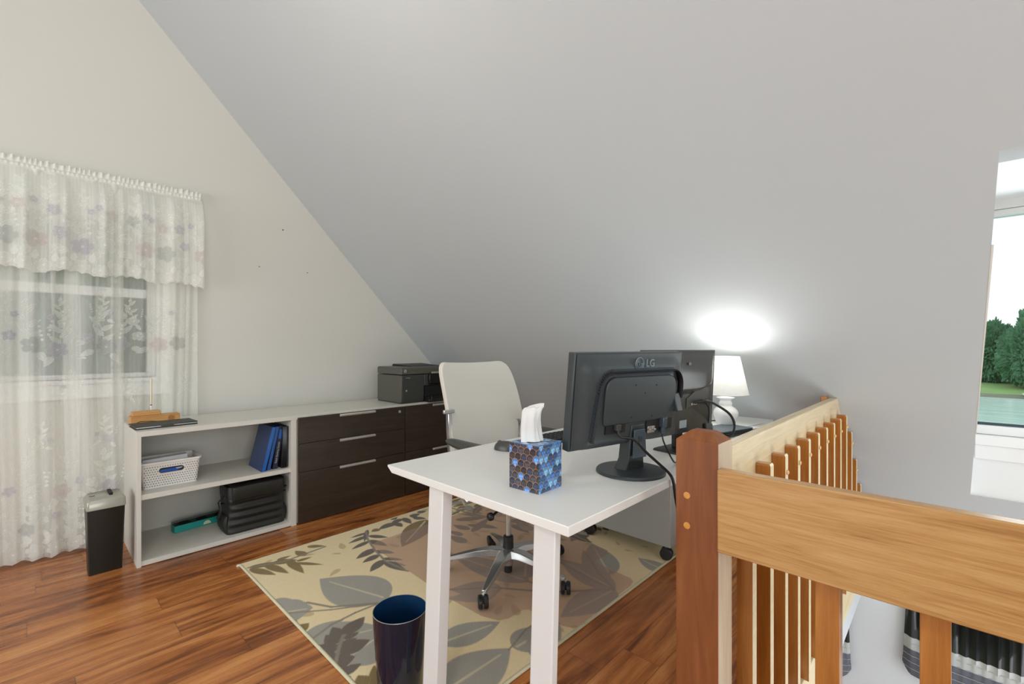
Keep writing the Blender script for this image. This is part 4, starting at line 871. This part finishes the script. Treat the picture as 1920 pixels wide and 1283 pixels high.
m = MB(); m.prism([(x+.03, z+.118) for x, z in rrect(.018, .018, .004, 3)], 'y', -.0385, -.037); m.build('recycling_mark', 'mon', nk)
m = MB(); m.box(-.125, -.040, .150, -.035, -.02, .177, M=TM); m.build('power_recess', 'ink', t)
m = MB(); m.box(.07, -.040, .140, .205, -.02, .180, M=TM); m.build('port_recess', 'ink', t)
m = MB(); m.box(.075, -.043, .135, .112, -.036, .158, M=TM); m.tube([(.08, -.045, .147), (.08, -.05, .147)], .004, 8, M=TM); m.tube([(.107, -.045, .147), (.107, -.05, .147)], .004, 8, M=TM); m.build('video_port', 'chrome', t, bevel=.001)
m = MB(); m.loft([[(.205, -.03, .20), (.235, -.03, .20), (.235, -.062, .203), (.205, -.062, .203)], [(.205, -.03, .265), (.235, -.03, .265), (.235, -.04, .265), (.205, -.04, .265)]], M=TM); m.build('cable_holder', 'mon', t, bevel=.003)
mo1 = t
def to_world(t, p): return Matrix.Translation(t.location) @ Rz(t.rotation_euler[2]) @ Vector(p)
def cable(name, label, pts, r, group=None, mat='cable', world=True, kn=10):
    cu = [Vector(p) for p in pts]; out = []
    for i in range(len(cu)-1):
        p0 = cu[max(i-1, 0)]; p1 = cu[i]; p2 = cu[i+1]; p3 = cu[min(i+2, len(cu)-1)]
        for k in range(kn):
            s = k/kn; out.append(.5*((2*p1)+(p2-p0)*s+(2*p0-5*p1+4*p2-p3)*s*s+(3*p1-p0-3*p2+p3)*s**3))
    out.append(cu[-1]); c0 = cu[0]
    m = MB(c0); m.tube(out, r, 8); q = m.build(name, mat, smooth=60); q.location = c0; return setp(q, label, 'cable', group)
def pw(u, y, z): return to_world(mo1, TM @ Vector((u, y, z)))
m = MB(); m.box(-.088, -.052, .162, -.066, -.036, .181, M=TM); m.build('power_plug', 'charc', t, bevel=.002)
m = MB(); m.box(.138, -.056, .150, .160, -.038, .185, M=TM); m.box(.141, -.052, .128, .157, -.042, .150, M=TM); m.build('video_plug', 'slate', t, bevel=.002)
cable('power_cable', 'thick black cable from the LG monitor hanging over the front edge of the desk',
      [pw(-.077, -.046, .166), pw(-.076, -.058, .145), (1.318, .728, .905), (1.345, .700, .865), (1.375, .672, .828), (1.398, .648, .796), (1.412, .641, .765), (1.43, .638, .69), (1.50, .63, .50), (1.60, .625, .2), (1.72, .60, .008)], .0048)
cable('video_cable', 'thin black cable from the LG monitor port running along the desk to the wood post',
      [pw(.149, -.047, .13), pw(.150, -.055, .10), (1.535, .700, .806), (1.60, .715, .785), (1.70, .735, .7785), (1.85, .72, .7785), (2.05, .73, .7785)], .0028)
# --- second monitor
t = thing('computer_monitor', 'glossy grey monitor seen from the back, between the LG monitor and lamp', 'monitor', (1.832, .822, DT+.0004), math.radians(-10))
w0, w1, zb, zt = -.23, .262, .066, .411; cz = (zb+zt)/2; TM2 = T(0, 0, cz) @ Matrix.Rotation(math.radians(3), 4, 'X') @ T(0, 0, -cz)
m = MB(); m.box(w0, -.012, zb, w1, .010, zt, M=TM2); m.build('bezel', 'mon2', t, bevel=.003)
m = MB(); m.box(w0+.015, .010, zb+.02, w1-.015, .0115, zt-.015, M=TM2); m.build('screen', 'blkg', t)
def m2b(a, b):
    u = w0+.004+(w1-w0-.008)*a; z = zb+.003+(zt-zb-.006)*b; line = .24+.05*max(0, (u-.10)/.16)**2; up = float(ss(line-.006, line+.006, z)); e = min(u-w0, w1-u, zt-z)
    return (u, -.012-.010*float(ss(0, .05, e))-.012*up*float(ss(0, .10, e)), z)
m = MB(); m.grid(m2b, 60, 60, M=TM2); m.build('back_shell', 'mon2', t, smooth=60)
m = MB(); m.prism([(.04, .170), (.19, .205), (.19, .255), (.09, .235), (.04, .21)], 'y', -.026, -.020, M=TM2); m.build('port_recess', 'charc', t)
m = MB(); m.box(.085, -.03, .182, .11, -.024, .19, M=TM2); m.lathe([(.006, 0), (.006, .004)], n=10, M=TM2 @ T(.075, -.026, .186) @ Matrix.Rotation(PI/2, 4, 'X')); m.build('video_port', 'chrome', t, bevel=.001)
m = MB(); m.box(.0, -.0235, .09, .05, -.0225, .122, M=TM2); m.build('rating_sticker', 'sticker', t)
m = MB(); m.box(.03, -.0350, .350, .046, -.034, .362, M=TM2); m.build('logo_mark', 'mon2', t)
m = MB(); m.loft(tap(.15, .17, .15, .17, 0, .004, .006, -.005, -.03)+tap(.146, .166, .12, .14, .008, .014, .006, -.005, -.03)); m.build('stand_base', 'blk', t, smooth=30)
m = MB(); m.box(-.02, -.012, .013, .03, .008, .10); m.build('stand_neck', 'blk', t, bevel=.003)
mo2 = t
cable('power_cable', 'black cable arching out of the grey monitor down to the docking station', [to_world(mo2, (.085, -.03, .19)), to_world(mo2, (.125, -.06, .197)), (2.05, .735, .945), (2.10, .70, .905), (2.16, .70, .85), (2.20, .725, .80), (2.215, .76, .79)], .0055)
cable('video_cable', 'thin black cable hanging straight down the back of the grey monitor', [to_world(mo2, (.135, -.03, .20)), to_world(mo2, (.15, -.055, .17)), (2.06, .775, .86), (2.10, .79, .80), (2.14, .79, .785)], .0035)
# tablet computer lying on the desk, dock, phone stand, lamp
t = thing('docking_station', 'flat slate docking station with vented side between wood post and lamp', 'docking station', (2.33, .80, DT+.0004), math.radians(-14))
m = MB(); m.prism(rrect(.25, .14, .006, 3), 'z', .004, .030); m.build('case', 'slate', t, bevel=.002)
m = MB(); m.prism(rrect(.244, .134, .006, 3), 'z', 0, .004); m.build('foot', 'blk', t)
m = MB(); [m.box(-.11+.0075*k, -.0712, .008, -.107+.0075*k, -.0702, .026) for k in range(30)]; m.build('side_vent', 'ink', t)
m = MB(); [m.box(x, .0705, .012, x+.02, .072, .022) for x in (-.1, -.06, 0, .05)]; m.build('port', 'chrome', t)
t = thing('phone_stand', 'small black wedge shaped phone stand in front of the grey monitor', 'phone stand', (1.935, .733, DT+.0004), -.75)
m = MB(); m.prism([(-.030, 0), (.030, 0), (.012, .104), (-.010, .108)], 'x', -.016, .016); m.build('body', 'blk', t, bevel=.003)
m = MB(); m.prism([(-.033, .004), (-.0125, .108), (-.0155, .109), (-.036, .005)], 'x', -.013, .013); m.build('front_rim', 'charc', t)
cable('network_cable', 'black cable lying on the white desk top behind the lamp', [(2.30, 1.05, .778), (2.50, 1.08, .778), (2.62, 1.02, .778), (2.72, .96, .778)], .003)
cable('power_cable', 'black cable from the docking station to the sloped wall end of desk', [(2.44, .745, .782), (2.50, .735, .779), (2.58, .72, .779), (2.60, .69, .779)], .003)
cable('lamp_cord', 'thin pale cord trailing from the foot of the white table lamp', [(2.50, .805, .79), (2.56, .79, .779), (2.66, .77, .778), (2.78, .75, .778)], .0018, mat='alu')
t = thing('table_lamp', 'lit white ceramic table lamp with pleated cone shade by the slope', 'lamp', (2.465, .842, DT+.0004))
t['label'] = 'lit white ceramic table lamp with plain cone shade under the sloped ceiling'
prof = [(.028, 0), (.033, .003), (.036, .010), (.043, .030), (.053, .052), (.060, .075), (.0605, .086), (.056, .100), (.044, .113), (.032, .120), (.030, .124), (.032, .130), (.032, .137), (.029, .142), (.026, .148), (.030, .154), (.043, .161), (.044, .164), (.020, .169)]
m = MB(); m.lathe(prof, n=44); m.build('lamp_base', 'ceramic', t, smooth=50)
m = MB(); m.lathe([(.012, .168), (.012, .240), (.017, .241), (.017, .272)], n=20); m.build('socket', 'ceramic', t, smooth=30)
m = MB(); m.ball((0, 0, .300), .026, 20, sc_=(1, 1, 1.25)); m.build('light_bulb', 'bulb', t, smooth=60)
m = MB(); n = 56; R = [[(r_*math.cos(2*PI*j/n), r_*math.sin(2*PI*j/n), z) for j in range(n)] for r_, z in ((.108, .182), (.0665, .372))]
m.loft(R, caps=False); m.build('lamp_shade', 'shade', t, smooth=60)
m = MB()
for r_, z in ((.108, .182), (.0665, .372)): m.loft([[(r_*math.cos(2*PI*j/n)+.0012*math.cos(q)*math.cos(2*PI*j/n), r_*math.sin(2*PI*j/n)+.0012*math.cos(q)*math.sin(2*PI*j/n), z+.0016*math.sin(q)) for j in range(n)] for q in (0, PI/2, PI, 1.5*PI)], caps=False, close=True)
m.build('shade_rim', 'white', t, smooth=60)
m = MB(); [m.tube([(0, 0, .345), (.065*math.cos(a), .065*math.sin(a), .362)], .0014, 6) for a in (0, 2.09, 4.19)]; m.tube([(0, 0, .30), (0, 0, .35)], .0014, 6); m.build('shade_support', 'alu', t)
ld = bpy.data.lights.new('lamp_light', 'POINT'); ld.energy = 3.4; ld.shadow_soft_size = .026; ld.color = (1, .97, .93); lo = bpy.data.objects.new('lamp_light', ld); C.objects.link(lo); lo.location = (2.465, .842, DT+.350)

# ================================================================== OFFICE CHAIR
CX, CY, CZ = 1.725, 1.68, .0137
t = thing('office_chair', 'white fabric backed office chair with chrome star base behind the desk', 'office chair', (CX, CY, CZ))
for k in range(5):
    a = math.radians(-155+72*k); ca, sa = math.cos(a), math.sin(a); L = .345
    pts = [(.028, .108, .036, .024), (.09, .112, .032, .022), (.17, .104, .027, .017), (.25, .088, .022, .014), (.31, .076, .017, .011), (L-.004, .070, .012, .010)]
    m = MB(); m.loft([[(r_*ca-s1*w_*sa, r_*sa+s1*w_*ca, z+s2*h_) for s1, s2 in ((-1, -.6), (-.75, 1), (.75, 1), (1, -.6))] for r_, z, w_, h_ in pts])
    leg = m.build('base_leg', 'chrome', t, bevel=.003, smooth=40)
    m = caster_mb((0, 0, 0), .0305, -.80+(.15, -.1, .9, .25, -.6)[k], .066); c_ = m.build('caster', ['blk', 'chrome'], leg, smooth=35); c_.location = (L*ca, L*sa, 0)
m = MB(); m.lathe([(.021, .044), (.027, .048), (.028, .070), (.031, .085), (.042, .092), (.044, .126), (.030, .134)], n=28); m.build('hub', 'chrome', t, smooth=35)
m = MB(); m.lathe([(.019, .008), (.021, .010), (.021, .046), (.015, .047)], n=24); m.build('column_foot', 'blk', t, smooth=35)
m = MB(); m.lathe([(.025, .128), (.028, .132), (.026, .195), (.020, .20)], n=28); m.build('column_sleeve', 'blk', t, smooth=35)
m = MB(); m.lathe([(.0145, .19), (.0145, .40)], n=24); m.build('gas_column', 'chrome', t, smooth=35)
m = MB(); m.box(-.09, -.10, .39, .09, .14, .43); m.build('tilt_mechanism', 'blk', t, bevel=.01)
m = MB(); m.tube([(-.05, -.05, .405), (-.14, -.09, .40), (-.22, -.11, .385)], .006, 8); m.lathe([(.012, 0), (.019, .006), (.019, .02), (.012, .026)], n=10, M=T(-.22, -.11, .385) @ Matrix.Rotation(-PI/2, 4, 'Y')); m.build('height_lever', 'blk', t, smooth=50)
m = MB()
def seatf(s):
    def g(u, v):
        a = 2*PI*u; e = .45; c_, s__ = math.cos(a), math.sin(a); x = math.copysign(abs(c_)**e, c_); y = math.copysign(abs(s__)**e, s__); q = math.sin(v*PI/2)
        return (.245*x*q, .235*y*q, .48+s*(.028*(1-q**4))**1.0)
    return g
m.grid(seatf(1), 40, 12); m.grid(seatf(-1), 40, 12); m.build('seat', 'seat', t, smooth=60)
# backrest: curved panel, BC gives the centre line
yaw = math.radians(-6)
def bk(s, q, d):
    """s -1..1 across, q 0..1 up, d thickness offset"""
    q = min(1., max(0., q)); x = s*(.232+.022*math.sin(PI*(.15+.7*(1-q)))-.006*q); z = .53+.575*q-(.012*(1-s*s) if q > .9 else 0)*((q-.9)/.1)
    y = .20+.085*q**1.8+.03*math.sin(PI*q)*-.6+.028*(1-s*s)+d+(-.0+0)
    x -= .055*q**1.2-.02
    return (x, y, z)
def outline(s, t_):
    # squircle corner rounding
    e = 8
    if abs(s)+abs(t_) < 1e-5: return s, t_
    k = (abs(s)**e+abs(t_)**e)**(1/e)/max(abs(s), abs(t_), 1e-6); return s/k, t_/k
BM = T(.03, 0, 0) @ Rz(yaw)
def bf(d):
    def g(u, v):
        s, q = outline(2*u-1, 2*v-1); return bk(s, (q+1)/2, d)
    return g
m = MB(); m.grid(bf(0), 28, 34, M=BM); m.build('backrest', 'fabric', t, smooth=60, fix=False)
ringp = [(2*k/24-1, -1) for k in range(24)]+[(1, 2*k/24-1) for k in range(24)]+[(1-2*k/24, 1) for k in range(24)]+[(-1, 1-2*k/24) for k in range(24)]
def rim(d, k=1.0): return [bk(outline(s*k, q*k)[0]*k, (outline(s*k, q*k)[1]*k+1)/2, d) for s, q in ringp]
m = MB(); m.loft([rim(.0, .998), rim(.004, 1.008), rim(.014, 1.012), rim(.03, 1.010), rim(.036, .97)], caps=False, M=BM); m.grid(bf(.034), 14, 16, M=BM); m.build('back_frame', 'fabside', t, smooth=50)
for sx in (-1, 1):
    lab = 'arm'
    m = MB(); m.tube([(sx*.20, .02, .44), (sx*.28, .02, .44), (sx*.295, .03, .48), (sx*.295, .05, .64), (sx*.29, .05, .668)], [.014, .014, .015, .013, .013], 12, flat=1.5); m.build('arm_post', 'chrome', t, smooth=50)
    m = MB(); m.grid(lambda u, v: (sx*.285+.042*math.cos(2*PI*u)*math.sin(PI*v)**.55, -.02-.165*math.cos(PI*v), .706+.022*math.sin(2*PI*u)*math.sin(PI*v)**.7+.012*math.cos(PI*v*1.0)**2), 20, 18); m.build('arm_pad', 'charc', t, smooth=60)
    m = MB(); m.loft([[(x+BO, y, z) for x, y in ((-.011, -.014), (.011, -.014), (.011, .014), (-.011, .014))] for BO, z in ((sx*.256+.02*(1 if sx < 0 else -2), .46), (sx*.262+.018*(1 if sx < 0 else -2), .60), (sx*.262+.008*(1 if sx < 0 else -4), .74), (sx*.258-(0 if sx < 0 else .04), .845 if sx < 0 else .76))], M=BM @ T(0, .215, 0)); (m.box(-.30, .19, .835, -.235, .208, .855, M=BM) if sx < 0 else None); m.build('back_bracket', 'chrome', t, bevel=.003)

# ================================================================== WASTE BIN
t = thing('waste_bin', 'round glossy navy waste bin on the rug edge beside the desk leg', 'waste bin', (.888, 1.385, 0.0002))
t.location = (.888, 1.392, .0002)
m = MB(); n = 48; R = [[(r_*math.cos(2*PI*j/n), r_*math.sin(2*PI*j/n), z) for j in range(n)] for r_, z in ((.072, 0), (.075, .004), (.084, .14), (.0925, .285))]
m.loft(R, caps=False); m.prism([(.0715*math.cos(2*PI*j/n), .0715*math.sin(2*PI*j/n)) for j in range(n)], 'z', .0, .003); m.build('outer_wall', 'binb', t, smooth=50)
m = MB(); R = [[(r_*math.cos(2*PI*j/n), r_*math.sin(2*PI*j/n), z) for j in range(n)] for r_, z in ((.0700, .006), (.0822, .14), (.0905, .284))]
m.loft(R, caps=False); m.prism([(.070*math.cos(2*PI*j/n), .070*math.sin(2*PI*j/n)) for j in range(n)], 'z', .0035, .006); m.build('inner_wall', 'binin', t, smooth=50)
m = MB(); m.loft([[((.0915+.0013*math.cos(q))*math.cos(2*PI*j/n), (.0915+.0013*math.cos(q))*math.sin(2*PI*j/n), .285+.0013*math.sin(q)) for j in range(n)] for q in (0, PI/2, PI, 1.5*PI)], caps=False, close=True); m.build('rim', 'silver', t, smooth=60)

# ================================================================== STAIR RAILING
t = thing('stair_railing', 'oak stair railing with dark square newel post in the right foreground', 'railing', (1.25, .46, 0)); o = t.location
NX0, NX1, NY0, NY1 = 1.199, 1.298, .427, .538
m = MB(o); m.loft([[(x, y, z) for x, y in ((NX0+i, NY0+i), (NX1-i, NY0+i), (NX1-i, NY1-i), (NX0+i, NY1-i))] for z, i in ((-.012, 0), (.952, 0), (.9755, .0285))]); nw = m.build('newel_post', ['newel', 'newel_side'], t, bevel=.0015)
for p in nw.data.polygons:   # paler wood on the side facing the stairwell
    if p.normal.y < -.9: p.material_index = 1
for z in (.806, .726):
    M_ = T(NX0, .508, z) @ Matrix.Rotation(-PI/2, 4, 'Y'); m = MB(o); m.lathe([(.0088, 0), (.0088, .0004), (.006, .0007)], n=24, M=M_); m.build('wood_plug', 'plug', nw, smooth=30)
m = MB(o); m.box(1.191, -1.20, .682, 1.226, .4275, .890); m.build('top_board', 'oak', t, bevel=.003)
m = MB(o); m.prism([(1.298, .735), (1.298, .934), (CS-SS*.934-.002, .934), (CS-SS*.735-.002, .735)], 'y', .427, .462); m.build('top_board', 'oakx', t, bevel=.003)
m = MB(o); m.prism([(2.80, .945), (2.845, .945), (2.845, .80), (2.80, .80)], 'y', .462, .49); m.build('end_block', 'oakz', t, bevel=.002)
m = MB(o); m.box(1.226, .372, -.05, 1.262, .41, .735) if False else None
first = None
for k in range(13):
    x = 1.335+.1667*k+(.0 if k < 10 else 0); zt = min(.852, zs(x+.04)-.012 if x > 2.95 else 9)
    if zt < .02: continue
    m = MB((0, 0, 0)); m.loft([[(0, -.040, -.05), (.034, -.040, -.05), (.034, 0, -.05), (0, 0, -.05)], [(0, -.040, zt-.006), (.034, -.040, zt-.006), (.034, 0, zt-.006), (0, 0, zt-.006)], [(.003, -.037, zt), (.031, -.037, zt), (.031, 0, zt), (.003, 0, zt)]])
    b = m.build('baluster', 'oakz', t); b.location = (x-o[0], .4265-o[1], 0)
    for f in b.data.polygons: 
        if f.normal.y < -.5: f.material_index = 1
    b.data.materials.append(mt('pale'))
    if k < 12:
        m = MB(); m.ball((.017, -.041, zt-.058), .0085, 12, sc_=(1, .75, 1)); m.build('wooden_button', 'knob', b, smooth=60)
for k in range(8):
    y = .179-.1775*k
    m = MB(); m.box(0, 0, -.19, .038, .046, .852); b = m.build('baluster', 'oakz', t, bevel=.0015); b.location = (1.2265-o[0], y-o[1], 0)

# ================================================================== LOWER FLOOR WINDOW VALANCES
def valance(label, y0, y1, zt, x):
    t = thing('gathered_valance', label, 'valance', (x, (y0+y1)/2, zt), 0, 'striped valances on the lower floor'); o = t.location; W_ = y1-y0
    def yx(u, v):
        e = min(u, 1-u)*W_; flare = .02*v; y = y0-flare+(W_+2*flare)*u; out = .035+.05*v*(1-math.exp(-e/.03)); amp = (.016*(1-v)**1.5+.002)
        return y, x-out-amp*math.sin(u*W_/.045*2*PI+1.5*math.sin(u*9))-.004*math.sin(u*W_/.02*2*PI)*(1-v)**2
    def strip(nm, a, b, mat, off=0):
        H_ = .50
        def g(u, v):
            q = a+(b-a)*v; y, xx = yx(u, q); c = .05*(max(0, 1-min(u, 1-u)*W_/.05))**2*(q > .9)
            return (xx-off, y, zt-H_*q-.02*math.sin(PI*u)*q+c)
        m = MB(o); m.grid(g, 90, 8); m.build(nm, mat, t, smooth=60)
    strip('black_band', 0, .56, 'vblack'); strip('silver_band', .56, .70, 'vlight', .002); strip('slate_band', .70, 1.0, 'vdark')
    m = MB(o)
    for q in (.63, .70, .775, .85, .925):
        m.tube([(yx(u/60, q)[1]-.003, yx(u/60, q)[0], zt-.5*q-.02*math.sin(PI*u/60)*q) for u in range(61)], .0016, 4)
    m.build('piping', 'vlight', t)
    m = MB(o); m.tube([(x-.05, y0-.02, zt+.006), (x-.05, y1+.02, zt+.006)], .010, 8); m.tube([(x-.05, y0+.02, zt+.006), (x, y0+.02, zt+.006)], .006, 6); m.tube([(x-.05, y1-.02, zt+.006), (x, y1-.02, zt+.006)], .006, 6); m.build('rod', 'vblack', t, smooth=60)
valance('black and grey striped valance on the lower floor, seen below the oak rail board', -1.05, .205, -.29, 3.76)
valance('black and grey striped valance on the lower floor, mostly hidden by the railing balusters', .50, 1.35, -.47, 3.76)

# ================================================================== OUTDOORS
m = MB(); m.box(6, -160, -7.3, 112, 120, -7.0); q = m.build('lake', 'water'); q['kind'] = 'structure'
m = MB(); m.prism([(107, -7.2), (110, -6.7), (126, -5.4), (200, -3.5), (200, -8), (107, -8)], 'y', -160, 120); q = m.build('lake_shore', 'lawn'); q['kind'] = 'structure'
m = MB(); m.prism([(106.6, -7.2), (107.5, -6.75), (110.2, -6.6), (110.2, -7.2)], 'y', -160, 120); q = m.build('shore_stones', 'shore'); q['kind'] = 'stuff'
from mathutils import noise as mn
def crown(c, rx, ry, rz, mat, parent, seed, sub=4, rough=.28, name='crown'):
    b = bmesh.new(); bmesh.ops.create_icosphere(b, subdivisions=sub, radius=1)
    for v in b.verts:
        p = v.co.copy(); d = 1+rough*mn.noise(p*1.7+Vector((seed, 0, 0)))+rough*.6*mn.noise(p*4.5+Vector((0, seed, 0)))+rough*.45*mn.noise(p*11+Vector((0, 0, seed)))+rough*.5*mn.noise(p*23)+rough*.4*mn.noise(p*47)
        v.co = Vector((p.x*rx*d, p.y*ry*d, p.z*rz*d))+Vector(c)
    me = bpy.data.meshes.new(name); b.to_mesh(me); b.free(); me.materials.append(mt(mat)); o = bpy.data.objects.new(name, me); C.objects.link(o); o.parent = parent; return o
def tree(label, x, y, z, h, r_, mat, seed, group, sub=6):
    t = thing('tree', label, 'tree', (x, y, z), 0, group)
    crown((0, 0, h*.52), r_, r_, h*.48, mat, t, seed, sub)
    m = MB(); m.tube([(0, 0, 0), (.2, 0, h*.3), (0, .1, h*.6)], [h*.02, h*.016, h*.01], 8); m.build('trunk', 'bark', t, smooth=60); return t
SH = [(118, -9.5, 14.8, 4.2, 'leafd', 'dark green tree at the left end of the far lake shore'),
      (121, -14.5, 13.6, 4.6, 'leafl', 'light green tree behind the dock on the far shore'),
      (117, -18.3, 14.2, 4.6, 'leafl', 'broad light green tree at the right edge of the lake window'),
      (126, -5.2, 15.5, 4.6, 'leafd', 'dark tree set back on the shore beyond the window edge'),
      (128, -12.0, 15.4, 4.5, 'leafd', 'tall dark tree rising between the two paler shore trees'),
      (129, -20.2, 15.6, 5.5, 'leafd', 'dark tree behind the broad light green shore tree'),
      (119, -23.5, 14.0, 5.0, 'leafl', 'light green shore tree cut off by the right picture edge')]
for k, (x, y, h, r_, mm, lb) in enumerate(SH): tree(lb, x, y, -6.2, h*(.80, .84, .95, .78, .90, .82, .86)[k], r_*.82, mm, k*3.1, 'trees on the far lake shore')
t = thing('boat_dock', 'small white boat dock with canopy on the far lake shore', 'dock', (108, -9.6, -6.95))
m = MB(); m.box(-2.5, -1.5, .45, 2.5, 1.5, .62); m.build('deck', 'white', t)
m = MB(); m.box(-1.8, -1.3, 2.4, 2.2, 1.3, 2.7); m.build('canopy', 'white', t)
for a in (-1.6, 2):
    for b_ in (-1.2, 1.2): m = MB(); m.tube([(a, b_, -.3), (a, b_, 2.4)], .08, 6); m.build('post', 'white', t)
t = thing('boat', 'small white boat moored by the dock on the far shore', 'boat', (103, -10.6, -7.0))
m = MB(); m.loft([[(-.9, -1.9, .1), (.9, -1.9, .1), (.9, -1.9, .65), (-.9, -1.9, .65)], [(-.9, .8, .05), (.9, .8, .05), (1.0, .8, .75), (-1.0, .8, .75)], [(-.1, 2.2, .4), (.1, 2.2, .4), (.1, 2.2, .9), (-.1, 2.2, .9)]]); m.build('hull', 'white', t)
m = MB(); m.box(-.6, -.8, .65, .6, .4, 1.05); m.build('seat', 'vlight', t)
m = MB(); m.box(-30, 4.2, -3.2, 30, 60, -3); q = m.build('ground', 'lawn'); q['kind'] = 'structure'
for k, (x, y, h, r_, lb) in enumerate(((-1.2, 9.5, 8.2, 2.6, 'pale green tree outside, behind the left part of the net curtains'), (2.6, 10.5, 8.6, 2.7, 'pale green tree outside, behind the right part of the gable window'), (.8, 13.5, 9.5, 3.2, 'pale green tree outside, further back in the middle of the gable window'))):
    tree(lb, x, y, -3, h, r_, 'leafg', 40+k*2.3, 'trees outside the gable window')
